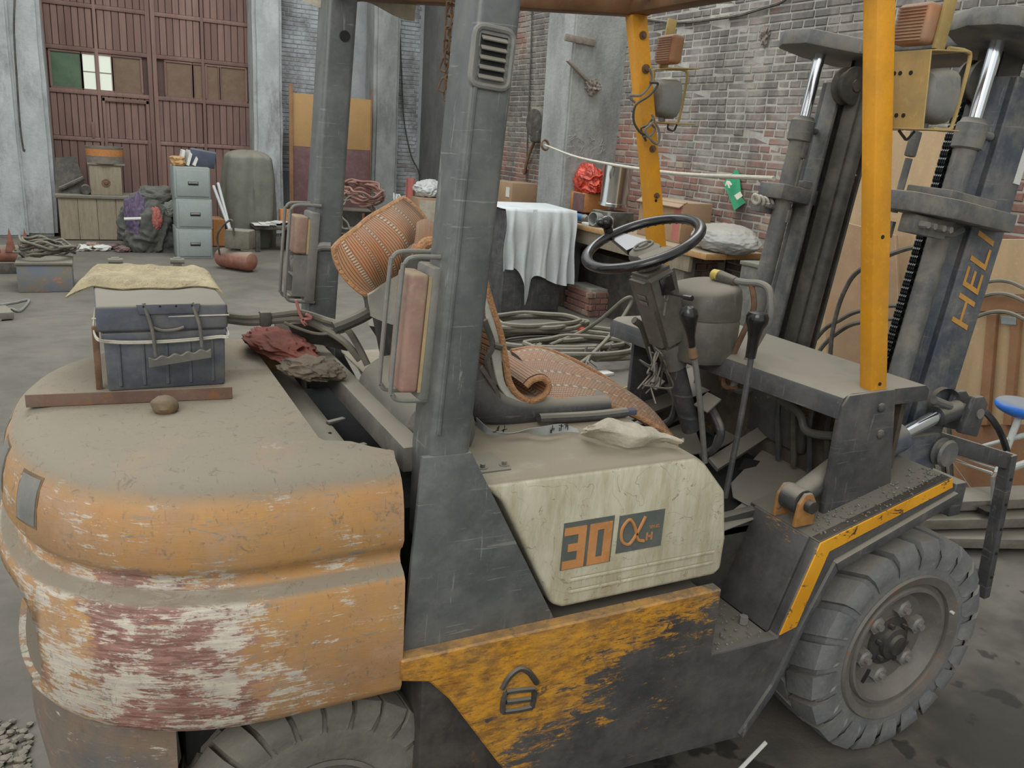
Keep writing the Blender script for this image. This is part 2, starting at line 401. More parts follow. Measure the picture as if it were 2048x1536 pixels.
def chassis_mat():
    nt = NT('chassis_paint'); xyz = nt.sep(nt.g.outputs['Position'])
    # worn yellow upper rear, oily black elsewhere
    up = nt.math('SUBTRACT', xyz[2], nt.math('MULTIPLY', nt.math('ADD', xyz[0], 1.55), .33))
    m = nt.math('ADD', nt.ramp(up, .05, .68, 0, .74), nt.math('MULTIPLY', nt.ramp(xyz[0], -.60, -.80), .26))
    n = nt.noise(nt.pos((5, 5, 16)), 2.4, 12, .85, .8)
    n3 = nt.noise(nt.pos((9, 9, 60), off=(3, 3, 3)), 2.4, 9, .8, .5)
    big = nt.noise(nt.pos((2, 2, 4), off=(4, 2, 7)), 1.8, 3, .6)
    k = nt.math('ADD', nt.math('ADD', nt.math('MULTIPLY', n, .75), nt.math('MULTIPLY', big, .45)), nt.math('ADD', nt.math('MULTIPLY', m, .42), nt.math('MULTIPLY', n3, .3)))
    ye = nt.mix(nt.ramp(nt.noise(nt.pos((4, 4, 9), off=(9, 9, 1)), 4, 9, .78), .35, .65), S(142, 100, 46), S(212, 150, 40))
    ye = nt.mix(nt.ramp(nt.noise(nt.pos((8, 8, 30), off=(2, 6, 1)), 3, 10, .8), .53, .60, 0, .75), ye, S(110, 78, 44))
    bl = nt.mix(nt.ramp(nt.noise(nt.pos(), 6, 8, .75), .3, .7), S(56, 56, 57), S(84, 83, 83))
    bl = nt.mix(nt.ramp(nt.noise(nt.pos((6, 6, 14), off=(8, 1, 1)), 3, 9, .8), .60, .66, 0, .6), bl, S(122, 84, 40))
    c = nt.mix(nt.ramp(k, 1.00, 1.05), bl, ye)
    c, f = dust_on(nt, c, .35, .14)
    nt.bump(nt.math('ADD', n, n3), .2, .008)
    return nt.done(c, nt.ramp(f, 0, 1, .38, .9))
def hood_mat():
    nt = NT('hood_cream'); 
    c = nt.mix(nt.ramp(nt.noise(nt.pos((4, 4, .8)), 6, 7, .7), .3, .75), S(206, 202, 180), S(168, 158, 128))
    cr = nt.noise(nt.pos((3, 3, 3)), 3.0, 3, .5, 1.5)
    crack = nt.ramp(nt.math('ABSOLUTE', nt.math('SUBTRACT', cr, .5)), 0.0, .006, 1, 0)
    c = nt.mix(nt.math('MULTIPLY', crack, .6), c, S(116, 92, 66))
    ch = nt.noise(nt.pos((8, 8, 14)), 4, 9, .8)
    c = nt.mix(nt.ramp(ch, .66, .69), c, S(96, 86, 74))
    c, f = dust_on(nt, c, 1.0, .12, S(142, 132, 114), .3, .75)
    return nt.done(c, nt.ramp(f, 0, 1, .42, .95))
def strip_mat():
    nt = NT('fender_strip_yellow')
    n = nt.noise(nt.pos((6, 6, 10)), 3, 9, .78, .6)
    ye = nt.mix(nt.ramp(nt.noise(nt.pos(), 4, 4, .6), .3, .7), S(206, 142, 24), S(228, 164, 36))
    c = nt.mix(nt.ramp(n, .56, .60), ye, S(66, 56, 44))
    return nt.done(c, .45)
def brick_mat(name, cols, joints=False, paintfac=(.45, .6), pcol=S(170, 172, 170), soot=True):
    nt = NT(name)
    oi = nt.n.new('ShaderNodeObjectInfo')
    rand = nt.math('FRACT', nt.math('ADD', nt.math('MULTIPLY', oi.outputs['Random'], 7.3), nt.g.outputs['Random Per Island']))
    c = nt.mix(nt.ramp(rand, 0, 1), cols[0], cols[1])
    c = nt.mix(nt.ramp(nt.math('FRACT', nt.math('MULTIPLY', rand, 5.7)), .6, .95, 0, .8), c, cols[2])
    c = nt.mix(nt.ramp(nt.noise(nt.pos(), 26, 5, .7), .4, .75, 0, .45), c, cols[3])
    zz = nt.sep(nt.g.outputs['Position'])[2]
    p = nt.noise(nt.pos((1, 1, 1)), .9, 6, .68, .6)
    p = nt.math('ADD', p, nt.ramp(zz, .9, 2.6, -.12, .16))
    pc = nt.mix(nt.ramp(nt.noise(nt.pos((1, 1, .7)), 1.6, 5, .7), .35, .65), S(92, 92, 90), pcol)
    c = nt.mix(nt.ramp(p, paintfac[0], paintfac[1], 0, .85), c, pc)
    if soot: c = nt.mix(nt.ramp(nt.noise(nt.pos((1.2, 1.2, .5), off=(5, 3, 1)), 1.2, 5, .7), .46, .62, 0, .72), c, S(78, 77, 74))
    nt.bump(nt.noise(nt.pos(), 40, 5, .7), .5, .01)
    return nt.done(c, .95)
def plaster(name, a, b, dark=S(90, 90, 86), dk=.5):
    nt = NT(name)
    c = nt.mix(nt.ramp(nt.noise(nt.pos((1, 1, .5)), 3, 7, .7), .3, .7), a, b)
    c = nt.mix(nt.ramp(nt.noise(nt.pos((1.6, 1.6, .5), off=(2, 5, 1)), 1.8, 7, .75), .48, .72, 0, dk), c, dark)
    c = nt.mix(nt.ramp(nt.noise(nt.pos(), 22, 6, .8), .62, .72, 0, .5), c, S(84, 80, 74))
    nt.bump(nt.noise(nt.pos(), 18, 7, .7), .5, .02)
    return nt.done(c, .95)
def floor_mat():
    nt = NT('dusty_concrete_floor')
    c = nt.mix(nt.ramp(nt.noise(nt.pos(), 1.1, 7, .65), .3, .7), S(92, 87, 79), S(117, 111, 101))
    c = nt.mix(nt.ramp(nt.noise(nt.pos((1, 2.2, 1)), 5, 7, .75), .45, .75, 0, .45), c, S(84, 80, 74))
    oil = nt.noise(nt.pos(off=(3.1, 1.2, 0)), 1.5, 4, .55)
    xyz = nt.sep(nt.g.outputs['Position'])
    near = nt.math('MULTIPLY', nt.ramp(xyz[1], 1.2, .2), nt.ramp(xyz[0], -2.2, -1.2))
    c = nt.mix(nt.math('MULTIPLY', nt.ramp(oil, .42, .60, .15, .8), near), c, S(58, 56, 52))
    wet = nt.math('MULTIPLY', nt.ramp(nt.noise(nt.pos(), 6, 3, .5), .60, .64), near)
    c = nt.mix(nt.math('MULTIPLY', wet, .7), c, S(40, 39, 37))
    nt.bump(nt.noise(nt.pos(), 30, 7, .7), .35, .01)
    return nt.done(c, nt.ramp(wet, 0, 1, .9, .55))
def doorwood():
    nt = NT('door_red_wood')
    oi = nt.n.new('ShaderNodeObjectInfo')
    a = nt.mix(nt.ramp(oi.outputs['Random'], 0, 1), S(116, 88, 80), S(136, 106, 96))
    c = nt.mix(nt.ramp(nt.noise(nt.pos((9, 9, .6)), 3, 6, .7), .35, .75, 0, .55), a, S(98, 78, 72))
    c = nt.mix(nt.ramp(nt.noise(nt.pos((2, 2, .6)), 1.3, 4, .6), .45, .7, 0, .4), c, S(150, 124, 112))
    return nt.done(c, .75)
M['cw'] = cw_mat(); M['cwlow'] = cw_mat('counterweight_base_paint', True); M['chassis'] = chassis_mat(); M['hood'] = hood_mat(); M['strip'] = strip_mat()
M['brickR'] = brick_mat('red_brick', (S(150, 106, 92), S(132, 98, 88), S(164, 150, 132), S(116, 102, 92)), paintfac=(.45, .59), pcol=S(142, 140, 132))
M['brickW'] = brick_mat('whitewashed_brick', (S(150, 150, 148), S(170, 172, 172), S(140, 122, 114), S(120, 120, 118)), paintfac=(.30, .5), pcol=S(186, 190, 192), soot=False)
M['mortar'] = plaster('mortar', S(176, 172, 162), S(142, 139, 130), dk=.4)
M['mortarW'] = plaster('whitewashed_mortar', S(160, 162, 162), S(134, 136, 136), dk=.3)
M['plaster'] = plaster('whitewashed_pier', S(184, 187, 187), S(156, 159, 158), S(104, 105, 102), .7)
M['concrete'] = plaster('bare_concrete_pier', S(158, 160, 156), S(128, 129, 125), S(92, 92, 88), .6)
M['roughgrey'] = plaster('rough_grey_wall', S(120, 119, 114), S(96, 96, 92))
M['floor'] = floor_mat(); M['door'] = doorwood()
M['doordark'] = paint('door_shadow_gap', S(92, 72, 66), .8, 0, .1, 4)
M['pane_brown'] = paint('covered_pane', S(112, 88, 66), .5, 0, .1, 3, 0, .2)
M['pane_green'] = paint('green_pane', S(74, 98, 72), .5, 0, .2, 5, 0, .1)
_g = NT('lit_window_pane'); _g.b.inputs['Emission Color'].default_value = S(215, 222, 205); _g.b.inputs['Emission Strength'].default_value = .45
M['pane_light'] = _g.done(S(190, 195, 180), .4)

# ------------------------------------------------------------------ setting
XW, YD = 3.1, 12.0
struct(MB().box2((-9, -9, -.2), (9, 14, 0)).build('floor', M['floor']))
wb = struct(MB().box2((-9, YD, 0), (XW+.3, YD+.3, 6)).build('wall_back', M['mortarW']))
wr = struct(MB().box2((XW, -9, 0), (XW+.3, YD, 6)).build('wall_right', M['mortar']))
# rough, grey far end of the right wall
MB().box2((XW-.012, 9.2, 0), (XW+.05, YD, 6)).build('render_coat', M['roughgrey'], wr)

def brick_mesh(l, h, d, name, mat):
    b = MB().box((0, 0, 0), (l, d, h), None, .006, 1); me_o = b.build(name, mat); return me_o
# right wall bricks: rows of stretchers and headers along Y
PIT = .0645
def wall_bricks():
    protos = []
    for L in (.24, .115):
        for k in range(3):
            m = MB(); bm = bmesh.new(); bmesh.ops.create_cube(bm, size=1)
            rr = random.Random(k*5+int(L*100))
            for v in bm.verts: v.co = V((v.co.x*.03 + rr.uniform(-.002, .002), v.co.y*L*rr.uniform(.97, 1.0), v.co.z*.053*rr.uniform(.93, 1.03)))
            bmesh.ops.bevel(bm, geom=[e for e in bm.edges if all(v.co.x < 0 for v in e.verts)], offset=.005, segments=1, affect='EDGES')
            m._bm(bm); protos.append((L, m))
    lst = []
    rr = random.Random(3)
    for row in range(0, 52):
        z = .04+row*PIT; y = -1.5+rr.uniform(0, .2); kind = row % 3
        while y < 9.15:
            L = .115 if (kind == 0 or (kind == 2 and rr.random() < .4)) else .24
            if rr.random() < .12: L = .24 if L < .2 else .115
            lst.append((y+L/2, z, L, rr.randrange(3), rr.uniform(-.004, .005))); y += L+.011
    def score(b):
        p = V((XW, b[0], b[1]))-V(CAM); d = p.dot(_f)
        px = 1024+FPX*p.dot(_r)/d; py = 768-FPX*p.dot(_u)/d
        vis = 1245 < px < 1600 and 0 < py < 520
        return (1 if vis else 0)*b[2]/d/d, px, py
    sc = [(score(b), i) for i, b in enumerate(lst)]
    best = set(i for s_, i in sorted(sc, key=lambda t: -t[0][0])[:300])
    mm = {}
    for (L, m) in protos: mm.setdefault(L, []).append(m)
    src = {}
    rest = MB()
    for i, (y, z, L, k, dx) in enumerate(lst):
        loc = V((XW+.007+dx, y, z))
        if i in best:
            if (L, k) not in src:
                o = mm[L][k].build('brick', M['brickR'], None); src[(L, k)] = o; o.location = loc; attach(o, wr)
            else: inst(src[(L, k)], loc, wr)
        else:
            if sc[i][0][2] < -150 or sc[i][0][2] > 1300 or sc[i][0][1] > 2300: continue
            m = mm[L][k]; rest.add([v+loc for v in m.v], m.f)
    rest.build('brickwork', M['brickR'], wr, kind='stuff')
wall_bricks()
# whitewashed bricks of the back wall in the two strips that show
def back_bricks():
    rr = random.Random(5); src = {}
    for (pa, pb, zt, zb) in ((563, 645, 3.75, 1.0), (778, 836, 3.75, .7)):
        xa = at(pa, 150, y=YD).x; xb = min(at(pb, 150, y=YD).x, XW-.02); row = 0; z = zb
        while z < zt:
            x = xa+(0 if row % 2 else -.06); row += 1
            while x < xb:
                L = .24 if rr.random() < .75 else .115
                x1 = min(x+L, xb+.02); x0 = max(x, xa)
                if x1-x0 > .05:
                    key = round(x1-x0, 2)
                    loc = V(((x0+x1)/2, YD+.007+rr.uniform(-.004, .004), z))
                    if key not in src:
                        o = MB().box((0, 0, 0), (key, .03, .053), None, .005, 1).build('brick', M['brickW'], None); o.location = loc; src[key] = o; attach(o, wb)
                    else: inst(src[key], loc, wb)
                x += L+.011
            z += PIT
back_bricks()
# piers
def pier(n, lo, hi, mat, seed=0, bev=.03):
    bm = bmesh.new(); bmesh.ops.create_cube(bm, size=1)
    for v in bm.verts: v.co = V([(lo[i]+hi[i])/2+v.co[i]*(hi[i]-lo[i]) for i in range(3)])
    bmesh.ops.bevel(bm, geom=bm.edges[:], offset=bev, segments=2, affect='EDGES')
    bmesh.ops.subdivide_edges(bm, edges=[e for e in bm.edges if e.calc_length() > .3], cuts=14, use_grid_fill=True)
    for v in bm.verts:
        q = v.co*3+V((seed, seed, 0)); v.co += V((mnoise.noise(q), mnoise.noise(q+V((9, 0, 0))), 0))*.012
    return struct(MB()._bm(bm).build('trim_%d' % n, mat, sharp=50))
x1a = at(57, 470, y=11.0).x
pier(1, (-4.2, 11.0, 0), (x1a, 12.0, 6), M['plaster'], 1)
pier(2, (x1a-.1, 11.06, 0), (at(118, 478, y=11.06).x, 12.0, 6), M['plaster'], 2, .05)
pier(3, (at(508, 200, y=11.4).x, 11.4, 0), (at(566, 200, y=11.4).x, 12.0, 6), M['plaster'], 3, .05)
pier(4, (at(748, 200, y=11.5).x, 11.5, 0), (at(799, 200, y=11.5).x, 12.0, 6), M['concrete'], 4, .05)
PY = 5.9; pxl = at(1133, 250, y=PY).x; py1 = at(1082, 250, x=pxl).y
pier(5, (pxl, PY, 0), (XW+.02, py1, 6), M['concrete'], 5, .02)

# big red-brown double door
def big_door():
    Y = 11.86
    xs = [at(p, 110, y=Y).x for p in (88, 193, 303, 405, 506)]
    zb = [at(300, p, y=Y).z for p in (-160, 27, 112, 195, 285)]+[.02]
    d = struct(MB().box2((xs[0], Y+.03, 0), (xs[4], Y+.08, zb[0]), 0).build('door_1', M['doordark']))
    # rails and stiles
    for i, x in enumerate(xs):
        wd = .045 if i in (1, 3) else .06
        for s in ((-1, 1) if i == 2 else (0,)):
            MB().box2((x-wd/2+s*.034, Y-.03, .02), (x+wd/2+s*.034, Y+.03, zb[0]), .006).build('stile', M['door'], d)
    for z in zb[1:5]:
        for a in (0, 2): MB().box2((xs[a]+.03, Y-.025, z-.028), (xs[a+2]-.06, Y+.03, z+.028), .005).build('rail', M['door'], d)
    for b in range(5):
        if b == 2: continue
        for a in range(4):
            x0 = xs[a]+.03; x1 = xs[a+1]-.03; n = 7 if b < 4 else 6
            for k in range(n):
                wdt = (x1-x0)/n
                MB().box2((x0+k*wdt+.004, Y-.005, zb[b+1]+.03), (x0+(k+1)*wdt-.004, Y+.028, zb[b]-.03), .004, 1).build('plank', M['door'], d)
    # wicket frame in the left leaf
    x0 = xs[1]+.03; x1 = xs[2]-.07; z1 = zb[3]-.05
    for (a, b_) in (((x0, .3), (x0+.04, z1)), ((x1-.04, .3), (x1, z1)), ((x0, z1-.05), (x1, z1))):
        MB().box2((a[0], Y-.04, a[1]), (b_[0], Y-.006, b_[1]), .005).build('wicket_frame', M['door'], d)
    MB().box2((xs[1]-.13, Y-.035, zb[3]-.62), (xs[1]-.09, Y-.006, zb[3]-.4), .005).build('handle', M['door'], d)
    # glazed band
    z0, z1 = zb[3]+.05, zb[2]-.06
    def pane(pa, pb, mat):
        xa = at(pa, 150, y=Y).x; xb = at(pb, 150, y=Y).x
        p = MB().box2((xa, Y+.005, z0), (xb, Y+.015, z1)).build('pane', mat, d)
        for (a, b_) in (((xa-.025, z0-.025), (xb+.025, z0)), ((xa-.025, z1), (xb+.025, z1+.025)), ((xa-.03, z0), (xa, z1)), ((xb, z0), (xb+.03, z1))):
            MB().box2((a[0], Y-.015, a[1]), (b_[0], Y+.025, b_[1]), .003, 1).build('glazing_bar', M['door'], p)
        return p
    pane(104, 162, M['pane_green'])
    for pa, pb in ((167, 191), (199, 223)):
        p = pane(pa, pb, M['pane_light']); zm = (z0+z1)/2
        MB().box2((at(pa, 150, y=Y).x, Y-.002, zm-.006), (at(pb, 150, y=Y).x, Y+.006, zm+.006)).build('glazing_bar', M['door'], p)
    pane(229, 281, M['pane_brown']); pane(333, 383, M['pane_brown']); pane(388, 404, M['pane_brown']); pane(414, 436, M['pane_brown']); pane(442, 490, M['pane_brown'])
big_door()
# ================================================================== FORKLIFT
FK = thing('forklift', 'worn yellow and black forklift truck with raised mast, filling the foreground', 'forklift', (-.9, 0, 0))
def mir(s, p): return V((p[0], p[1]*s, p[2]))

# ---- counterweight
def cw_outline(ins, n=48):
    a, b, xc, e = .53-ins, .59-ins, -1.75, 2.45
    pts = [(-1.555, -b)]
    for i in range(n+1):
        t = math.pi*i/n - math.pi/2
        c, s_ = math.cos(t), math.sin(t)
        pts.append((xc-a*abs(c)**(2/e), b*math.copysign(abs(s_)**(2/e), s_)))
    pts.append((-1.555, b))
    pts += [(-1.548, .48), (-1.585, .445), (-1.615, .405), (-1.665, .385), (-1.672, .365)]
    pts += [(-1.672, -.365), (-1.665, -.385), (-1.615, -.405), (-1.585, -.445), (-1.548, -.48)]
    return pts
def loft(rings, cap=True):
    bm = bmesh.new(); R_ = [[bm.verts.new((p[0], p[1], z)) for p in pts] for z, pts in rings]
    n = len(R_[0])
    for a, b in zip(R_[:-1], R_[1:]):
        for i in range(n): bm.faces.new((a[i], a[(i+1) % n], b[(i+1) % n], b[i]))
    if cap: bm.faces.new(R_[0][::-1]); bm.faces.new(R_[-1])
    bmesh.ops.recalc_face_normals(bm, faces=bm.faces[:])
    bmesh.ops.triangulate(bm, faces=[f for f in bm.faces if len(f.verts) > 4])
    return MB()._bm(bm)
CWR = [(.60, .03), (.612, .008), (.63, 0), (.74, -.003), (.868, 0), (.882, .010), (.892, .030), (.905, .036), (.92, .034), (.932, .022), (.95, .014), (1.01, .020), (1.045, .029), (1.068, .041), (1.084, .058), (1.095, .082), (1.1, .12)]
cw = loft([(z, cw_outline(i)) for z, i in CWR]).build('counterweight', M['cw'], FK, sharp=42)
# tow-pin opening in the rear face
cut = MB().box((-2.35, 0, .725), (.62, .76, .235), None, .10, 4).build('cutter', M['dark'])
md = cw.modifiers.new('opening', 'BOOLEAN'); md.operation = 'DIFFERENCE'; md.object = cut; md.solver = 'EXACT'
bpy.context.view_layer.update()
me2 = bpy.data.meshes.new_from_object(cw.evaluated_get(bpy.context.evaluated_depsgraph_get()))
cw.modifiers.clear(); old = cw.data; cw.data = me2; bpy.data.meshes.remove(old); bpy.data.objects.remove(cut)
def cw_pt(t, z, off):
    zs = [q[0] for q in CWR]; ins = float(np.interp(z, zs, [q[1] for q in CWR])) - off
    a, b, xc, e = .53-ins, .59-ins, -1.75, 2.45
    c, s_ = math.cos(t), math.sin(t)
    return V((xc-a*abs(c)**(2/e), b*math.copysign(abs(s_)**(2/e), s_), z))
def cw_patch(t0, t1, z0, z1, off, name, mat, par, rise=0):
    m = MB(); m.grid(lambda u, v: cw_pt(t0+(t1-t0)*u, z0+(z1-z0)*v+rise*u, off), 8, 4, -.005)
    return m.build(name, mat, par)
for (ta, tb) in ((-.60, -.46), (-.22, -.10), (.02, .14)):
    fr = cw_patch(ta-.012, tb+.012, .972, 1.066, .0008, 'vent_recess', M['stone'], cw, -.004)
    cw_patch(ta, tb, .977, 1.061, .0022, 'vent_slot', M['lamphouse'], cw, -.004)
# lower body behind the rear axle
def low_outline(ins):
    a, b = .45-ins, .50-ins
    pts = []
    for i in range(33):
        t = math.pi*i/32-math.pi/2; c, s_ = math.cos(t), math.sin(t)
        pts.append((-1.80-a*abs(c)**.75, b*math.copysign(abs(s_)**.75, s_)))
    return [p for p in pts if p[0] < -1.96]+[(-1.96, .2), (-1.96, -.2)]
loft([(.18, low_outline(.06)), (.2, low_outline(.03)), (.45, low_outline(.0)), (.61, low_outline(.0))]).build('counterweight_base', M['cwlow'], FK)
MB().cyl((-2.18, -.02, .5), (-2.18, -.02, .86), .02).build('tow_pin', M['hookrust'], FK)
# plug in the top of the counterweight
pc = at(330, 822, z=1.1)
MB().blob(pc+V((0, 0, .012)), (.027, .03, .022), .15, 1.4, 3, 3, 1.098).build('lifting_plug', M['stone'], FK)

# ---- chassis side
OUT = [(-1.56, .693), (-.735, .693), (-.735, .505), (-.515, .505), (-.425, .767), (.058, .888), (.085, .842), (-.355, .705), (-.44, .50), (-.50, .33), (-.587, .211), (-.98, .235), (-1.24, .25), (-1.317, .36), (-1.449, .57), (-1.497, .626), (-1.56, .644)]
for s in (-1, 1):
    MB().prism(OUT, 'y', s*.60, s*.565, .004, 1).build('chassis_side', M['chassis'], FK)
em = MB()
def eq(px_, py_): return at(px_, py_, y=-.6015)
for pts in ([(1004, 1378), (1020, 1352), (1040, 1338), (1058, 1345), (1074, 1366)], [(1012, 1384), (1042, 1380), (1068, 1378)], [(1012, 1384), (1006, 1404), (1006, 1424)], [(1068, 1378), (1068, 1396), (1064, 1414)], [(1006, 1424), (1036, 1420), (1064, 1414)], [(1012, 1404), (1038, 1401), (1060, 1398)]):
    em.tube([eq(*p) for p in pts], .0068, 6)
em.build('stamped_emblem', M['darkgrime'], FK, label='worn dark house-shaped emblem stamped on the yellow chassis side')
# inner body of the chassis, step well and fender
MB().box2((-1.5, -.56, .30), (-.74, .56, .66), .01).build('chassis_core', M['darkgrime'], FK)
for s in (-1, 1):
    MB().prism([(-.735, .2), (-.735, .50), (-.52, .50), (-.52, .2)], 'y', s*.565, s*.36, .004).build('step', M['darkgrime'], FK)
    MB().prism([(-.735, .50), (-.735, .735), (-.40, .76), (-.47, .50)], 'y', s*.37, s*.34, .004).build('step_wall', M['darkgrime'], FK)
    MB().prism([(-.52, .50), (-.43, .766), (-.40, .766), (-.49, .50)], 'y', s*.565, s*.36, .003).build('step_riser', M['chassis'], FK)
    MB().prism([(-.425, .755), (-.425, .767), (.058, .888), (.058, .876)], 'y', s*.598, s*.34, .002).build('fender_top', M['darkgrime'], FK)
    # painted edge strip
    st = MB()
    q = [(-.512, .512), (-.424, .766), (.056, .887), (.066, .858), (-.385, .735), (-.455, .525)]
    st.prism(q, 'y', s*.6035, s*.599, .001, 1)
    st.build('fender_edge', M['strip'], FK)
    lip = MB(); lip.prism([(-.36, .70), (.085, .842), (.10, .815), (-.345, .675)], 'y', s*.612, s*.57, .003)
    lip.prism([(-.36, .70), (-.345, .675), (-.435, .50), (-.50, .33), (-.585, .215), (-.60, .23), (-.51, .36), (-.45, .51)], 'y', s*.609, s*.57, .002)
    lip.build('fender_lip', M['black'], FK)
# grit on the fender and step
rr = random.Random(11); g = MB()
for k in range(260):
    x = rr.uniform(-.40, .05); y = rr.uniform(-.595, -.50); z = .767+(x+.425)*(.121/.483)+.002
    if k % 3 == 0: x = rr.uniform(-.72, -.54); y = rr.uniform(-.59, -.42); z = .506
    r_ = rr.uniform(.0015, .005); g.box((x, y, z), (r_, r_*1.3, r_*.8), rotm(rr.random(), rr.random(), rr.random()*3))
g.build('grit', M['dustysteel'], FK, kind='stuff')
b_ = MB(); c0 = at(1487, 1240, z=.512); b_.cyl(c0-V((0, 0, .01)), c0+V((0, 0, .012)), .012, n=6); b_.build('step_bolt', M['nut'], FK)

# ---- engine hood
hp = [(-1.385, 1.035), (-.835, 1.035), (-.80, 1.012), (-.725, .93), (-.70, .80), (-.70, .715), (-.72, .70), (-1.16, .70), (-1.19, .715), (-1.33, .985)]
hood = MB().prism(hp, 'y', -.552, .552, .018, 3).build('engine_hood', M['hood'], FK)
for z in (.742, .772):
    MB().box2((-1.15, -.556, z-.005), (-.735, -.548, z+.005), .003).build('pressed_rib', M['hood'], hood)
for q in ((965, 938), (1008, 932)):
    c0 = at(*q, z=1.036); bb = MB(); bb.cyl(c0, c0+V((0, 0, .004)), .011, n=16); bb.cyl(c0, c0+V((0, 0, .012)), .006, n=6); bb.build('hood_bolt', M['dustysteel'], hood)
MB().box2((-1.37, -.50, 1.034), (-1.29, -.40, 1.0385), .002).build('hinge_plate', M['dustysteel'], hood)
# decals: model plates 30 and alpha H
def decal_pt(x, z, y=-.5545): return (x, y, z)
pl = MB().box2((-1.178, -.5535, .80), (-1.046, -.5515, .916)).build('model_plate', M['decaldark'], hood, label='slate and orange model decal reading 30')
def bars(m, ox, oz, w, h, rects, y0=-.5552, y1=-.5532):
    for (a, b, c, d) in rects: m.box2((ox+a*w, y0, oz+b*h), (ox+c*w, y1, oz+d*h))
m = MB()
bars(m, -1.175, .802, .058, .102, [(.0, .82, .62, 1), (.0, 0, .62, .2), (.2, .42, .62, .6), (.62, 0, .97, 1)])
bars(m, -1.110, .802, .060, .102, [(.36, .84, .64, 1), (.36, 0, .64, .17), (0, 0, .36, 1), (.64, 0, 1, 1)])
m.build('numerals', M['decalorange'], pl)
pl2 = MB().box2((-1.032, -.5535, .817), (-.905, -.5515, .912)).build('series_plate', M['decaldark'], hood, label='slate decal with an orange alpha and small H SERIES lettering')
m = MB(); cx, cz = -1.003, .868
m.tube([(cx+.042, -.5548, cz+.034), (cx+.024, -.5548, cz-.004), (cx+.004, -.5548, cz-.031), (cx-.017, -.5548, cz-.018), (cx-.02, -.5548, cz+.012), (cx-.003, -.5548, cz+.032), (cx+.014, -.5548, cz+.014), (cx+.028, -.5548, cz-.022), (cx+.046, -.5548, cz-.030)], .004, 6)
m.build('alpha_sign', M['decalorange'], pl2)
m = MB()
bars(m, -.952, .838, .018, .02, [(0, 0, .25, 1), (.75, 0, 1, 1), (.2, .4, .8, .6)])
vs_, fs_ = text_mesh('SERIES', .0105, .0006)
m.add([V((-.931, -.5545, .871))+V((v.x, -v.z, v.y)) for v in vs_], fs_)
m.build('series_lettering', M['decalorange'], pl2)

# ---- overhead guard
def leg_x(z, e):   # rear and front edge of the rear leg at height z
    t = (z-1.11)/(.83)
    return (-1.505+.05*t) if e == 0 else (-1.42+.05*t)
for s in (-1, 1):
    lg = MB().prism([(-1.505, .9), (-1.41, .9), (-1.42, 1.11), (leg_x(2.06, 1), 2.06), (leg_x(2.06, 0), 2.06), (-1.505, 1.11)], 'y', s*.568, s*.455, .014, 3).build('guard_leg', M['guard'], FK)
    MB().prism([(-1.548, .69), (-1.19, .69), (-1.418, 1.115), (-1.52, 1.115)], 'y', s*.5688, s*.556, .001).build('leg_foot_plate', M['guard'], FK)
    if s < 0:
        # vent with slats, following the slope of the leg
        C = at(984, 116, y=-.57); rt = rotm(0, .064, 0); Mx = Matrix.Translation(C) @ rt.to_4x4()
        fr = MB(Mx)
        loop = []
        for (sx, sz) in ((1, 1), (-1, 1), (-1, -1), (1, -1)):
            for k in range(4):
                a = math.atan2(sz, sx)-R(45)+R(30)*k
                loop.append((sx*.022+math.cos(a)*.014, 0, sz*.033+math.sin(a)*.014))
        fr.tube(loop, .0062, 8, False, True)
        fr.prism([(p[0], p[2]) for p in loop], 'y', -.001, .004)
        v_ = fr.build('vent_frame', M['lamphouse'], lg)
        for k in range(5):
            z = .030-k*.0155
            MB(Mx).box((0, -.004, z), (.049, .014, .003), rotm(R(38), 0, 0), .001, 1).build('vent_slat', M['tancloth'] if 0 else M['dustysteel'], lg)
        MB(Mx).box((0, -.0015, 0), (.05, .001, .072)).build('vent_backing', M['dark'], lg)
        # folded seam down the rear edge
        MB().tube([(leg_x(1.86, 0)+.012, -.569, 1.86), (leg_x(1.16, 0)+.012, -.569, 1.16)], .004, 6, False).build('leg_seam', M['guard'], lg)
    else:
        h = at(690, 72, y=.452); MB().cyl(h, h+V((0, .006, 0)), .0145, n=24).build('leg_hole', M['dark'], lg)
# front posts
for s in (-1, 1):
    po = MB(); A = V((-.180, s*.48, 1.10)); B = V((-.44, s*.48, 2.13)); d = (B-A)
    po.box((A+B)/2, (.060, .042, d.length), frame(d, (1, 0, 0)), .005, 2)
    po = po.build('guard_post', M['yellow'], FK)
    for t in (.05, .43):
        c0 = A.lerp(B, t)+V((0, -.0205, 0)); MB().cyl(c0, c0+V((0, -.003, 0)), .005, n=10).build('post_hole', M['dark'], po)
    if s > 0:
        for z, r_ in ((2.065, .013), (1.965, .015), (1.715, .012), (1.56, .010)):
            t = (z-1.10)/1.03; c0 = A.lerp(B, t)+V((.004, -.021, 0)); bb = MB(); bb.cyl(c0, c0+V((0, -.005, 0)), r_, n=16); bb.cyl(c0, c0+V((0, -.014, 0)), r_*.6, n=6); bb.build('post_bolt', M['hookrust'], po)
# roof frame
for s in (-1, 1):
    A = V((-1.42, s*.50, 2.085)); B = V((-.42, s*.50, 2.16)); d = B-A
    MB().box((A+B)/2, (.07, .075, d.length+.06), frame(d, (0, 0, 1)), .01).build('roof_rail', M['roofbrown'], FK)
MB().box2((-.475, -.5, 2.125), (-.405, .5, 2.20), .01).build('roof_crossbar', M['roofbrown'], FK)
MB().box2((-1.45, -.5, 2.06), (-1.38, .5, 2.12), .01).build('roof_crossbar', M['roofbrown'], FK)
for k in range(5):
    y = -.36+.18*k
    MB().box((-.93, y, 2.135), (.98, .03, .02), rotm(0, -.075, 0), .004).build('roof_slat', M['roofbrown'], FK)

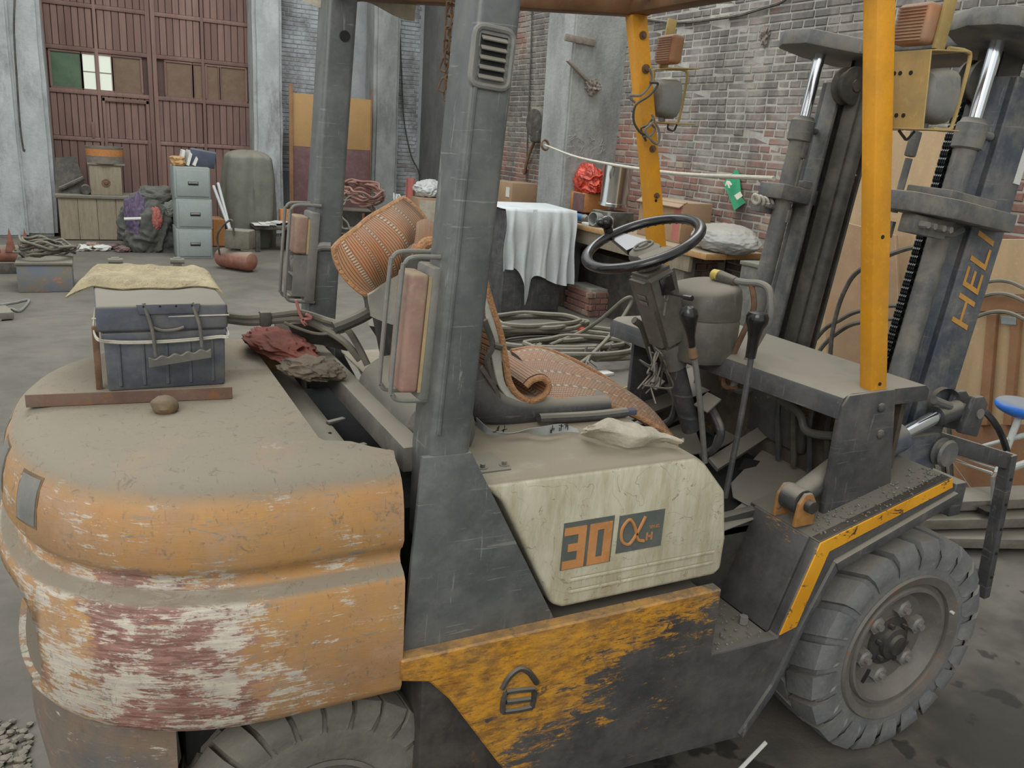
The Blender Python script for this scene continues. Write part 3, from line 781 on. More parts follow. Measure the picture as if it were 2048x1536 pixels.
# ---- tail lamps with wire guards
def tail_lamp(s):
    lean = rotm(0, .07, 0)
    C = V((-1.507, s*.482, 1.345)); Mx = Matrix.Translation(C) @ lean.to_4x4()
    base = MB(Mx).box((.014, 0, 0), (.03, .085, .26), None, .006).build('tail_lamp', M['lamphouse'], FK)
    MB(Mx).box((.03, 0, .04), (.05, .03, .05)).build('lamp_bracket', M['lamphouse'], base)
    if s < 0:
        MB(Mx).box((-.021, 0, .0), (.040, .078, .232), None, .010, 3).build('lens', M['lens'], base)
        MB(Mx).box((-.002, -.0405, 0), (.006, .003, .225)).build('reflector_strip', M['lenstan'], base)
    else:
        MB(Mx).box((-.021, 0, .062), (.040, .078, .108), None, .008, 3).build('lens', M['lens'], base)
        MB(Mx).box((-.002, -.0405, .06), (.006, .003, .10)).build('reflector_strip', M['lenstan'], base)
        fr = MB(Mx)
        for y in (-.036, .036): fr.box((-.018, y, -.055), (.04, .004, .12))
        fr.box((-.018, 0, -.113), (.04, .07, .004)); fr.box((-.018, 0, -.055), (.04, .07, .004))
        fr.build('open_lens_tray', M['lamphouse'], base)
        bb = MB(Mx); bb.cyl((-.01, 0, -.01), (-.04, 0, -.012), .010, n=12); bb.blob((-.03, -.01, -.025), (.012, .014, .02), .3, 2, 2, 2); bb.build('bulb_holder', M['lamphouse'], base)
    for y in (-.035, .035):
        yy = y
        pts = [(.03, yy, .150), (-.035, yy, .146), (-.053, yy, .134), (-.057, yy, .11), (-.057, yy, -.095), (-.053, yy, -.118), (-.035, yy, -.130), (.03, yy, -.13)]
        MB(Mx).tube(pts, .0048, 8, True, False, 5).build('wire_guard', M['lamphouse'], base)
tail_lamp(-1); tail_lamp(1)
p0 = at(640, 500, y=.45); MB().tube([V((-1.50, .455, 1.36)), p0+V((.0, 0, .01)), p0+V((.03, -.01, .012))], .012, 10).build('cable_grommet', M['lamphouse'], FK)

# ---- headlamp brackets
def head_lamp(s):
    def P(x, y, z): return (x, s*y, z)
    XR = -.30
    a = MB()
    a.prism([(XR, 1.974), (-.19, 1.982), (-.19, 1.986), (XR, 1.978)], 'y', s*.555, s*.44, .001, 1)
    a.prism([(XR-.005, 1.800), (-.175, 1.804), (-.175, 1.808), (XR-.005, 1.804)], 'y', s*.565, s*.44, .001, 1)
    if s < 0: a.prism([(s*.44, 1.800), (s*.565, 1.800), (s*.545, 1.978), (s*.44, 1.978)], 'x', XR-.004, XR, .001, 1)
    else: a.prism([(s*.535, 1.805), (s*.56, 1.805), (s*.555, 1.975), (s*.535, 1.975)], 'x', XR-.004, XR, .001, 1)
    br = a.build('headlamp_bracket', M['yellowdull'], FK)
    if s < 0:
        for y, z in ((.455, 1.928), (.472, 1.928), (.502, 1.928), (.462, 1.832), (.484, 1.832), (.504, 1.832)):
            MB().cyl(P(XR-.0055, y, z), P(XR-.003, y, z), .0052, n=12).build('bracket_hole', M['dark'], br)
    la = MB()
    prof = [(.0, -.062), (.028, -.058), (.050, -.042), (.060, -.012), (.062, .03), (.056, .036), (.0, .038)]
    lx = -.225 if s < 0 else -.275; la.lathe(prof, P(lx, .502, 1.882), (1, 0, 0), 28)
    lo = la.build('headlamp', M['lamphouse'], FK)
    for v in lo.data.vertices:      # squarish lamp
        y, z = v.co.y, v.co.z; m_ = max(abs(y), abs(z)); h = math.hypot(y, z)
        if m_ > 1e-6: k = .55+.45*(h/m_); v.co.y *= k*.94; v.co.z *= k*1.04
    MB().cyl(P(lx, .502, 1.808), P(lx, .502, 1.83), .012, n=10).build('lamp_foot', M['lamphouse'], br)
    MB().tube([P(-.25, .548, 1.985), P(-.18, .543, 1.986), P(-.160, .541, 1.972), P(-.163, .541, 1.90), P(-.172, .541, 1.825), P(-.185, .543, 1.808), P(-.25, .548, 1.806)], .005, 8).build('headlamp_rod', M['yellowdull'], br)
    # indicator on its upright strap
    MB().box(P(-.262, .535, 2.06), (.035, .010, .16), rotm(0, .10, 0), .002).build('indicator_strap', M['yellowdull'], br)
    io = MB().box(P(-.29, .482, 2.036), (.05, .095, .092), rotm(0, .08, 0), .014, 3).build('indicator', M['amber'], FK)
    for k in range(11):
        MB().box(P(-.3175+(2.072-k*.0072-2.036)*.08, .482, 2.072-k*.0072), (.003, .076, .0025), rotm(0, .08, 0)).build('lens_rib', M['lens'], io)
    MB().tube([P(-.27, .47, 1.80), P(-.26, .48, 1.785), P(-.24, .475, 1.78), P(-.225, .48, 1.80)], .0035, 6).build('lamp_wire', M['rubberhose'], br)
head_lamp(-1); head_lamp(1)
wires = [[(1270, 205), (1258, 192), (1282, 190), (1300, 170), (1303, 152), (1299, 137)], [(1300, 165), (1316, 168), (1300, 190), (1272, 210), (1267, 240), (1278, 262), (1290, 270)], [(1303, 228), (1308, 240), (1298, 252), (1290, 262), (1306, 284), (1316, 286), (1318, 262), (1305, 236)], [(1306, 236), (1296, 250), (1282, 258), (1292, 282)], [(1300, 246), (1310, 258), (1300, 272), (1288, 272)]]
for k, wv in enumerate(wires):
    MB().tube([at(*p, y=.43-.012*(k % 3)) for p in wv], .0042, 6).build('lamp_wire', M['rubberhose'] if k % 2 else M['lamphouse'], FK)

# ---- wheels
def tyre(center, Rr, W, nl, mat, s, lugw=.76, rimr=.22, name='front_wheel'):
    c = V(center); o = MB(); rin = rimr; h = W/2
    prof = [(rin, -h*.78), (rin+.03*Rr, -h*.95), (rin+.45*(Rr-rin), -h*1.0), (Rr*.86, -h*.96), (Rr*.925, -h*.84), (Rr*.94, 0), (Rr*.925, h*.84), (Rr*.86, h*.96), (rin+.45*(Rr-rin), h), (rin+.03*Rr, h*.95), (rin, h*.78)]
    o.lathe(prof, c, (0, 1, 0), 64)
    for side in (-1, 1):
        for k in range(nl):
            a0 = 2*math.pi*(k+(0 if side < 0 else .5))/nl; da = 2*math.pi/nl*lugw
            sec = [(Rr*.79, 1.0), (Rr*.83, 1.05), (Rr*.915, 1.05), (Rr*.99, .93), (Rr*1.0, .5), (Rr*1.0, .05)]
            vs = []
            for i, (r_, hh) in enumerate(sec):
                sk = .55*da*(1-hh)
                for r2 in (r_, r_*.93):
                    for e in (0, 1):
                        a = a0+(e-.5)*da*(.8 if i == 0 else 1)+sk
                        vs.append(c+V((math.cos(a)*r2, side*hh*h*(1 if r2 == r_ else .985), math.sin(a)*r2)))
            fs = []
            for i in range(len(sec)-1):
                b = i*4; t = b+4
                fs += [(b, b+1, t+1, t), (b+1, b+3, t+3, t+1), (b, t, t+2, b+2)]
            fs += [(0, 2, 3, 1), (len(vs)-4, len(vs)-3, len(vs)-1, len(vs)-2)]
            o.add(vs, fs)
    return o.build(name, mat, FK, sharp=40)
def front_wheel(s):
    c = V((0, s*.50, .352)); t = tyre(c, .352, .215, 21, M['tyre'], s)
    n = s
    rim = MB(); h = .1
    prof = [(.232, .098), (.238, .104), (.234, .112), (.222, .108), (.207, .102), (.205, .09), (.194, .087), (.189, .100), (.180, .100), (.172, .09), (.160, .062), (.150, .054), (.06, .054), (.0, .054)]
    rim.lathe(prof, c, (0, s, 0), 56); ro = rim.build('wheel_rim', M['rim'], t, sharp=30)
    hb = MB(); hb.lathe([(.084, .05), (.080, .062), (.060, .066), (.052, .070), (.050, .084), (.034, .088), (.030, .098), (.0, .1)], c, (0, s, 0), 28); ho = hb.build('wheel_hub', M['hub'], t)
    nt = MB(); nt.cyl((0, 0, 0), (0, s*.028, 0), .029, n=6); nt.cyl((0, s*.028, 0), (0, s*.033, 0), .024, .018, n=12); nt.cyl((0, s*.02, 0), (0, s*.044, 0), .011, n=10)
    first = None
    for k in range(6):
        a = R(18+60*k); p = c+V((math.cos(a)*.110, s*.072, math.sin(a)*.110))
        if first is None: first = nt.build('lug_nut', M['nut'], None); first.location = p; attach(first, t)
        else: inst(first, p, t)
    st = MB(); st.cyl((0, 0, 0), (0, s*.014, 0), .008, n=6); f2 = None
    for k in range(6):
        a = R(48+60*k); p = c+V((math.cos(a)*.060, s*.074, math.sin(a)*.060))
        if f2 is None: f2 = st.build('hub_bolt', M['hub'], None); f2.location = p; attach(f2, t)
        else: inst(f2, p, t)
    a = R(-118); p = c+V((math.cos(a)*.132, s*.055, math.sin(a)*.132)); MB().box(p, (.018, .004, .05), rotm(0, R(28), 0), .002).build('hand_hole', M['dark'], t)
    a = R(22); p = c+V((math.cos(a)*.213, s*.1, math.sin(a)*.213)); MB().cyl(p, p+V((0, s*.014, 0)), .005, n=8).build('valve', M['paper'], t)
front_wheel(-1); front_wheel(1)
def rear_wheel(s):
    c = V((-1.70, s*.445, .29)); t = tyre(c, .29, .17, 26, M['tyre2'], s, .82, .135, 'rear_wheel')
    rim = MB(); rim.lathe([(.14, .075), (.146, .085), (.135, .088), (.12, .07), (.115, .03), (.05, .025), (0, .03)], c, (0, s, 0), 40); rim.build('wheel_rim', M['rim'], t)
rear_wheel(-1); rear_wheel(1)
MB().box2((-1.95, -.36, .2), (-1.42, .36, .42), .02).build('rear_axle', M['darkgrime'], FK)
MB().box2((-1.96, -.43, .42), (-1.56, .43, .60), .01).build('rear_arch_liner', M['dark'], FK)
MB().cyl((0, -.42, .352), (0, .42, .352), .09).build('front_axle', M['darkgrime'], FK)

# ---- radiator bay between the counterweight and the legs
A = at(648, 706, z=1.095); B = at(820, 893, z=1.095)
MB().prism([(-1.525, 1.045), (-1.475, 1.045), (-1.475, 1.10), (-1.525, 1.10)], 'y', -.47, .40, .004).build('radiator_beam', M['dustysteel'], FK)
MB().prism([(-1.645, .98), (-1.575, .98), (-1.575, 1.028), (-1.60, 1.036), (-1.645, 1.036)], 'y', -.37, .36, .004).build('radiator_tank', M['dustysteel'], FK)
for y in (-.10, -.28):
    MB().box((-1.565, y, 1.036), (.05, .015, .008), rotm(0, 0, .4), .003).build('radiator_tab', M['dustysteel'], FK)
for y in (-.18, -.24): MB().cyl((-1.60, y, 1.0355), (-1.60, y, 1.0375), .004, n=10).build('tank_hole', M['dark'], FK)
MB().box2((-1.67, -.44, .62), (-1.40, .44, .95)).build('radiator_core', M['dark'], FK)
MB().lathe([(0, 0), (.07, 0), (.085, .012), (.09, .05), (.09, .36), (.08, .38), (0, .38)], (-1.395, -.36, 1.075), (0, 1, 0), 28).build('air_cleaner', M['dustysteel'], FK)
# fan shroud plate, hoses and battery leads
MB().prism([(.0, 0), (.16, 0), (.14, .10), (.02, .13)], 'y', 0, .01, .002, rot=rotm(R(-35), 0, R(15))).build('shroud_flap', M['rubberhose'], FK).location = V((-1.53, .46, 1.12)) ; 
# ---- cowl, dash side plate
cp_prof = [(-.02, 1.065), (-.02, 1.105), (-.012, 1.122), (.004, 1.131), (.02, 1.133), (.34, 1.135), (.36, 1.12), (.36, 1.09), (.03, 1.087), (.0, 1.065)]
nA = [V((-.312+p[0]*(1 if p[0] < .1 else .9), -.505, p[1])) for p in cp_prof]; nB = [V((-.405+p[0]*(1 if p[0] < .1 else 1.15), .46, p[1])) for p in cp_prof]
k_ = len(cp_prof); cow = MB().add(nA+nB, [tuple(range(k_))[::-1], tuple(range(k_, 2*k_))]+[(i, (i+1) % k_, k_+(i+1) % k_, k_+i) for i in range(k_)]).build('cowl', M['black'], FK)
for s, y in ((-1, -.50), (1, .45)):
    pl_ = MB().prism([(-.325, .775), (-.33, 1.10), (-.31, 1.131), (-.135, 1.136), (-.07, .83)], 'y', y-.012, y+.008, .005).build('cowl_side', M['black'], FK)
    if s < 0:
        for q in ((1762, 815), (1760, 868)):
            c0 = at(*q, y=-.512); MB().lathe([(.013, 0), (.013, .004), (.008, .008), (0, .009)], c0, (0, -1, 0), 16).build('carriage_bolt', M['black'], pl_)
MB().box2((-.03, -.46, .72), (-.012, .44, 1.09)).build('firewall', M['rustypanel'], FK)
MB().box2((-.06, -.16, .80), (-.034, .10, 1.02), .01).build('valve_block', M['chassis'], FK)
for k in range(5):
    y = -.05-.07*k
    MB().tube([(-.06, y, 1.04), (-.10, y-.02, .95), (-.09, y-.03, .85), (-.07, y-.03, .76)], .010, 8).build('hydraulic_hose', M['rubberhose'] if k % 2 else M['black'], FK)
q = [(1590, 800), (1605, 822), (1612, 850), (1640, 868), (1668, 872)]
MB().tube([at(1560, 800, x=-.12), at(1585, 815, x=-.12), at(1602, 832, x=-.12), at(1610, 858, x=-.12), at(1630, 868, x=-.12), at(1668, 872, x=-.12)], .013, 10).build('bent_pipe', M['greysteel'], FK)
# operator floor
fp = MB(); fp.box2((-.74, -.37, .69), (-.05, .45, .715), .003); fp.build('floor_pan', M['dark'], FK)
def zpoly(pix, z, th, name, mat, bev=.002):
    P = [at(*p, z=z) for p in pix]
    return MB().prism([(p.x, p.y) for p in P], 'z', z-th, z, bev, 1).build(name, mat, FK)
zpoly([(1446, 1035), (1500, 992), (1565, 1015), (1448, 1060)], .735, .006, 'floor_plate', M['dustysteel'])
zpoly([(1462, 965), (1530, 893), (1596, 920), (1625, 935), (1600, 985), (1506, 1015), (1466, 993)], .742, .006, 'floor_plate', M['dustysteel'])
zpoly([(1476, 940), (1490, 915), (1520, 922), (1512, 932)], .7435, .003, 'floor_slot', M['dark'], 0)
zpoly([(1322, 862), (1384, 838), (1408, 905), (1365, 910)], .742, .006, 'floor_plate', M['dustysteel'])
zpoly([(1262, 800), (1330, 800), (1400, 822), (1330, 850)], .742, .006, 'floor_plate', M['dustysteel'])
zpoly([(1430, 870), (1466, 840), (1486, 850), (1470, 880), (1420, 905)], .745, .006, 'floor_plate', M['greysteel'])
# accelerator with ribs
P4 = [at(1415, 922, z=.775), at(1517, 857, z=.815), at(1545, 871, z=.80), at(1434, 944, z=.76)]
acc = MB().grid(lambda u, v: (P4[0].lerp(P4[1], u)).lerp(P4[3].lerp(P4[2], u), v), 2, 2, .012).build('accelerator_pedal', M['dustysteel'], FK)
for k in range(7):
    v = .12+.115*k; a = P4[0].lerp(P4[3], v); b = P4[1].lerp(P4[2], v); a, b = a.lerp(b, .06), a.lerp(b, .62)
    MB().tube([a+V((0, 0, .001)), b+V((0, 0, .001))], .0028, 6, False).build('pedal_rib', M['greysteel'], acc)
def pedal(pc, half, xpl, arm):
    c = at(*pc, x=xpl); nrm = V((-.62, -.1, .78)); F = frame(nrm, (0, 1, 0))
    p = MB().box(c, (half*2, half*2, .008), F, .010, 2)
    po = p.build('pedal', M['greysteel'], FK)
    MB().tube([c-nrm*.01]+[at(*q, x=xpl+.03) for q in arm], .013, 8).build('pedal_arm', M['black'], po)
pedal((1314, 762), .032, -.40, [(1338, 775), (1352, 800), (1345, 835), (1325, 852)])
pedal((1415, 805), .032, -.38, [(1432, 835), (1442, 865), (1430, 895), (1405, 912)])
c0 = at(1286, 800, z=.75); bb = MB(); bb.cyl(c0, c0+V((0, 0, .03)), .005); bb.cyl(c0+V((0, 0, .03)), c0+V((0, 0, .037)), .009, n=12); bb.build('foot_switch', M['greysteel'], FK)
# tilt-cylinder rear mount by the step
mc = at(1596, 1000, y=-.50)
for dy in (-.03, .045):
    MB().prism([(mc.x-.035, mc.z-.06), (mc.x+.035, mc.z-.06), (mc.x+.03, mc.z+.005), (mc.x+.012, mc.z+.032), (mc.x-.012, mc.z+.032), (mc.x-.03, mc.z+.005)], 'y', mc.y+dy-.006, mc.y+dy+.006, .003).build('mount_ear', M['mountyellow'], FK)
MB().cyl((mc.x, mc.y-.055, mc.z), (mc.x, mc.y+.06, mc.z), .017).build('mount_pin', M['hub'], FK)
MB().cyl((mc.x, mc.y-.02, mc.z), (mc.x, mc.y+.035, mc.z), .036).build('cylinder_eye', M['black'], FK)
MB().cyl((mc.x, mc.y+.01, mc.z), (mc.x+.3, mc.y+.10, mc.z+.06), .032).build('tilt_cylinder', M['black'], FK)

# ---- steering
AX = V((-.415, 0, .91)).normalized(); SC = V((-.632, .035, 1.452)); FS = frame(AX, (1, 0, 0))
def sp(x, y, z=0): return SC+FS @ V((x, y, z))
sw = MB().lathe([(.168+.0165*math.cos(R(30*k)), .014*math.sin(R(30*k))) for k in range(12)], SC, AX, 64, True).build('steering_wheel', M['blackplastic'], FK)
grip = MB()
for k in range(44):
    a = 2*math.pi*k/44; grip.blob(sp(.168*math.cos(a), .168*math.sin(a), -.008), (.009, .009, .0095), 0, 1, 0, 1)
grip.build('finger_grip', M['blackplastic'], sw)
hb = MB(); hb.lathe([(0, -.012), (.03, -.012), (.046, -.022), (.05, -.035), (.044, -.06), (.04, -.075)], SC, AX, 28)
hb.build('wheel_boss', M['column'], sw)
spk = MB()
spk.add([sp(-.03, .048, -.018), sp(.045, .035, -.018), sp(.028, .165, .0), sp(-.008, .168, .0), sp(-.03, .048, -.034), sp(.045, .035, -.034), sp(.028, .165, -.012), sp(-.008, .168, -.012)], [(0, 1, 2, 3), (7, 6, 5, 4), (0, 4, 5, 1), (1, 5, 6, 2), (2, 6, 7, 3), (3, 7, 4, 0)])
spk.build('wheel_spoke', M['blackplastic'], sw)
spk = MB()
spk.add([sp(-.045, -.03, -.018), sp(.03, -.05, -.018), sp(.03, -.165, 0), sp(-.09, -.145, 0), sp(-.045, -.03, -.034), sp(.03, -.05, -.034), sp(.03, -.165, -.01), sp(-.09, -.145, -.01)], [(3, 2, 1, 0), (4, 5, 6, 7), (1, 5, 4, 0), (2, 6, 5, 1), (3, 7, 6, 2), (0, 4, 7, 3)])
spk.build('wheel_spoke', M['lamphouse'], sw)
em = MB(); em.tube([sp(.03*math.cos(a), .022*math.sin(a), -.008) for a in [2*math.pi*k/20 for k in range(20)]], .0035, 6, False, True); em.box(sp(0, 0, -.008), (.03, .006, .006), FS); em.box(sp(0, .006, -.008), (.022, .005, .006), FS)
em.build('horn_emblem', M['lamphouse'], sw)
kc = at(1253, 432, y=.16)
ks = MB(); kp = sp(-.005, .168, .012)
ks.cyl(kp, kp+AX*.014, .014, n=16); ks.blob(kp+AX*.032, (.021, .021, .021), 0, 1, 0, 3); ks.blob(kp+AX*.03+V((-.02, .0, 0)), (.014, .014, .014), 0, 1, 0, 3)
ks.build('spinner_knob', M['blackplastic'], sw)
# column shroud
def cp(x, y, d): return SC+FS @ V((x, y, -d))
def hexa(m, a, b):  # a,b: 4 corner points each
    m.add(a+b, [(3, 2, 1, 0), (4, 5, 6, 7), (0, 1, 5, 4), (1, 2, 6, 5), (2, 3, 7, 6), (3, 0, 4, 7)])
def shroud(m, x0, x1, y0, y1, d0, d1, bev=.01, grow=1.0):
    bm = bmesh.new(); bmesh.ops.create_cube(bm, size=1)
    for v in bm.verts:
        k = grow if v.co.z < 0 else 1
        v.co = V(((x0+x1)/2+v.co.x*(x1-x0)*k, (y0+y1)/2+v.co.y*(y1-y0)*k, v.co.z*(d1-d0)-(d0+d1)/2))
    bmesh.ops.bevel(bm, geom=bm.edges[:], offset=bev, segments=3, affect='EDGES')
    for v in bm.verts: v.co = SC+FS @ v.co
    return m._bm(bm)
col = shroud(MB(), -.055, .06, -.055, .055, .085, .34, .016, .86).build('column_shroud', M['column'], FK)
for d in (.15, .17): MB().box(cp(-.056, -.01, d), (.003, .04, .012), FS, .001).build('shroud_slot', M['dustysteel'], col)
MB().box(cp(0.01, -.056, .13), (.045, .006, .05), FS, .002).build('switch_panel', M['blackplastic'], col)
MB().tube([cp(-.01, -.055, .15), at(1345, 588, y=-.06), at(1385, 597, y=-.14)], .0045, 8).build('signal_stalk', M['blackplastic'], FK)
c0 = at(1384, 597, y=-.14); MB().cyl(at(1368, 594, y=-.11), c0, .007, .008, 10).build('stalk_tip', M['blackplastic'], FK)
ky = MB(); k0 = cp(-.005, -.062, .15); ky.tube([k0+V((0, 0, 0)), k0+V((-.006, -.004, -.012)), k0+V((.004, -.004, -.02)), k0+V((.006, -.003, -.006))], .0012, 5, True, True); ky.box(k0+V((0, -.004, -.045)), (.006, .002, .04)); ky.build('ignition_key', M['nut'], FK)
MB().cyl(cp(0, 0, .30), cp(.0, 0, .66), .034, .03, 20).build('steering_shaft', M['black'], FK)
MB().cyl(cp(0, 0, .34), cp(0, 0, .42), .042, .038, 20).build('shaft_collar', M['dustysteel'], FK)
rr = random.Random(4)
for k in range(7):
    a = cp(-.05+rr.uniform(-.01, .02), .03-.02*k*.5, .33+rr.uniform(0, .02)); pts = [a]
    for j in range(4): pts.append(a+V((rr.uniform(-.05, .04), rr.uniform(-.06, .03), -.03*(j+1)+rr.uniform(-.02, .02))))
    MB().tube(pts, .003, 5).build('loose_wire', M['lamphouse'] if k % 2 else M['rubberhose'], FK)
MB().tube([at(*p, y=.13) for p in ((1268, 640), (1285, 655), (1300, 700), (1320, 745), (1352, 765))], .012, 8).build('wire_loom', M['rubberhose'], FK)
# instrument housing
ih = MB(); rings = []
c0 = V((-.385, .03, .025))
for (z, k, sl) in ((1.075, .94, 0), (1.09, 1.0, 0), (1.20, 1.0, 0), (1.205, .975, 0), (1.21, 1.0, 0), (1.265, .98, .14), (1.288, .93, .16), (1.302, .84, .17), (1.305, .6, .17)):
    ring = []
    for j in range(40):
        a = 2*math.pi*j/40; ca, sa = math.cos(a), math.sin(a)
        x = .102*math.copysign(abs(ca)**.75, ca)*k; y = .118*math.copysign(abs(sa)**.75, sa)*k
        ring.append(c0+V((x, y, z+sl*(x)*.9)))
    rings.append(ring)
vsr = [p for r_ in rings for p in r_]; fsr = []
for i in range(len(rings)-1):
    for j in range(40): fsr.append((i*40+j, i*40+(j+1) % 40, (i+1)*40+(j+1) % 40, (i+1)*40+j))
fsr.append([(len(rings)-1)*40+j for j in range(40)])
ih.add(vsr, fsr); ih.build('instrument_housing', M['column'], FK, sharp=50)

# ---- levers
def lever(kn, bs, name, flat):
    k = V(kn); b = V(bs); d = (k-b).normalized()
    lo = MB().tube([b, b.lerp(k, .5)+V((.006, 0, 0)), k], .0085, 10).build(name, M['greysteel'] if not flat else M['black'], FK)
    if flat: pr = [(0, -.115), (.014, -.112), (.016, -.06), (.022, -.03), (.030, -.012), (.031, .004), (.026, .014), (.012, .018), (0, .018)]
    else: pr = [(0, -.085), (.010, -.083), (.012, -.05), (.019, -.02), (.026, .005), (.025, .02), (.016, .032), (0, .036)]
    MB().lathe(pr, k, d, 22).build('lever_knob', M['blackplastic'], lo)
    if not flat: MB().lathe([(.010, -.12), (.014, -.115), (.012, -.09), (.010, -.085)], k, d, 12).build('knob_nut', M['hookrust'], lo)
lever(at(1378, 637, y=-.20), at(1410, 925, y=-.20), 'lift_lever', False)
lever(at(1515, 636, y=-.28), at(1450, 995, y=-.28), 'tilt_lever', True)
HX = -.33
def hx(q, dx=0): return at(*q, x=HX+dx)
hb_ = MB().tube([hx((1450, 557)), hx((1490, 565)), hx((1522, 568)), hx((1538, 580)), hx((1541, 605)), hx((1538, 640)), hx((1505, 700)), hx((1467, 770))], .0105, 10).build('parking_brake_lever', M['lamphouse'], FK)
MB().cyl(hx((1438, 554)), hx((1472, 564)), .022, .015, 16).build('brake_grip', M['rubberhose'], hb_)
MB().cyl(hx((1428, 549), -.004), hx((1440, 553), -.004), .0175, .019, 20).build('release_button', M['brasscap'], hb_)
MB().tube([hx((1503, 570)), hx((1508, 600)), hx((1505, 625)), hx((1480, 680)), hx((1455, 735)), hx((1447, 762)), hx((1453, 774)), hx((1472, 774))], .0085, 8).build('brake_link', M['hookrust'], hb_)
MB().tube([hx((1490, 740), .1), hx((1470, 772), .1), hx((1488, 782), .1), hx((1520, 762), .1)], .012, 8).build('brake_bracket', M['greysteel'], FK)

# ---- seat
seat = MB()
seat.prism([(-1.33, 1.04), (-1.0, 1.05), (-.80, 1.03), (-.80, 1.01), (-.86, 1.0), (-1.30, 1.0)], 'y', -.22, .28, .012)
so = seat.build('seat_base', M['black'], FK)
cush = MB(); 
def bolster(x0, x1, y):
    pts = [(-1.32, y, 1.21), (-1.27, y, 1.13), (-1.20, y, 1.075), (-1.10, y, 1.055), (-1.0, y, 1.05), (-.86, y, 1.05)]
    return MB().tube(pts, lambda t: .062-.035*t, 12)
bolster(0, 0, -.20).build('seat_bolster', M['black'], so); bolster(0, 0, .27).build('seat_bolster', M['black'], so)
MB().grid(lambda u, v: (-1.28+.44*u, -.18+.43*v, 1.065+.05*(1-u)**3+.012*math.sin(v*math.pi)), 10, 8, .05).build('seat_cushion', M['rubberhose'], so)
MB().box((-1.36, .03, 1.27), (.06, .44, .40), rotm(0, -.22, 0), .025, 3).build('seat_back', M['rubberhose'], so)
for y in (-.25,): MB().box2((-1.05, y-.012, 1.036), (-.80, y+.012, 1.052), .004).build('seat_rail', M['binder'], so)
MB().tube([(-1.10, -.265, 1.055), (-.95, -.268, 1.05), (-.84, -.265, 1.05)], .013, 10).build('seat_lever', M['black'], so)
for pts in ([(968, 640), (985, 690), (975, 720), (988, 770)], [(985, 690), (1003, 695)], [(960, 735), (985, 770), (998, 800)]):
    MB().tube([at(*p, y=-.23) for p in pts], .008, 6).build('seat_spring', M['rubberhose'], so)

# ---- bead mat thrown over the seat (its own thing)
def mat_beads():
    nt = NT('wooden_bead_mat'); uv = nt.n.new('ShaderNodeUVMap'); m = nt.pos((1, 1, 1), uv.outputs[0]); x = nt.sep(m)
    rows = nt.math('FRACT', nt.math('MULTIPLY', x[0], 42)); cols = nt.math('FRACT', nt.math('ADD', nt.math('MULTIPLY', x[1], 62), nt.math('MULTIPLY', nt.math('FLOOR', nt.math('MULTIPLY', x[0], 42)), .5)))
    ra = nt.ramp(nt.math('ABSOLUTE', nt.math('SUBTRACT', rows, .5)), .30, .5, 1, 0); ca = nt.ramp(nt.math('ABSOLUTE', nt.math('SUBTRACT', cols, .5)), .28, .5, 1, 0)
    bead = nt.math('MULTIPLY', ra, nt.math('ADD', nt.math('MULTIPLY', ca, .6), .4))
    c = nt.mix(bead, S(92, 62, 46), nt.mix(nt.ramp(nt.noise(nt.pos(), 9, 4, .6), .35, .65), S(196, 132, 88), S(186, 146, 112)))
    band = nt.noise(nt.pos((14, .01, .01), uv.outputs[0]), 1.0, 1, .5)
    c = nt.mix(nt.math('MULTIPLY', nt.ramp(band, .55, .57), .55), c, S(92, 78, 70))
    sp_ = nt.math('MULTIPLY', nt.ramp(band, .59, .60), nt.math('GREATER_THAN', nt.math('FRACT', nt.math('MULTIPLY', x[1], 20)), .5))
    c = nt.mix(nt.math('MULTIPLY', sp_, .85), c, S(214, 190, 160))
    nt.bump(bead, .6, .004)
    c, f = dust_on(nt, c, .34, .2)
    return nt.done(c, .7)
M['beads'] = mat_beads(); M['beadrim'] = paint('mat_rim', S(196, 144, 100), .7, 0, .25, 90, .2, .1, bump=1.0, bscale=160)
M['matback'] = paint('mat_backing', S(178, 176, 166), .9, 0, .12, 8, .1, .25)
seatmat = thing('bead_seat_mat', 'orange wooden bead seat mat crumpled over the forklift seat', 'seat mat', (-1.1, 0, 1.1))
# seat part: a rectangular sheet lying forward and down over the cushion
n0 = [at(*p, y=-.20) for p in ((1078, 800), (1150, 800), (1250, 822), (1335, 868), (1352, 893))]
f0 = [at(1022, 702, y=.20), at(1085, 698, y=.20), at(1180, 738, y=.16), at(1270, 800, y=.10), at(1352, 885, y=.0)]
pn = smooth_path(n0, 8); pf = smooth_path(f0, 8)
def samp(P, t):
    k = t*(len(P)-1); i = min(int(k), len(P)-2); return P[i].lerp(P[i+1], k-i)
sheet = MB().grid(lambda v, u: samp(pn, u).lerp(samp(pf, u), 1-v)+V((0, 0, .022*math.sin(math.pi*v)+.004*math.sin(9*u+4*v))), 16, 36, .012)
MBs = sheet.build('mat_seat_panel', M['beads'], seatmat)
MB().tube([samp(pn, k/24) for k in range(25)], .008, 8, False).build('mat_rim', M['beadrim'], seatmat)
MB().tube([samp(pf, k/24) for k in range(25)], .008, 8, False).build('mat_rim', M['beadrim'], seatmat)
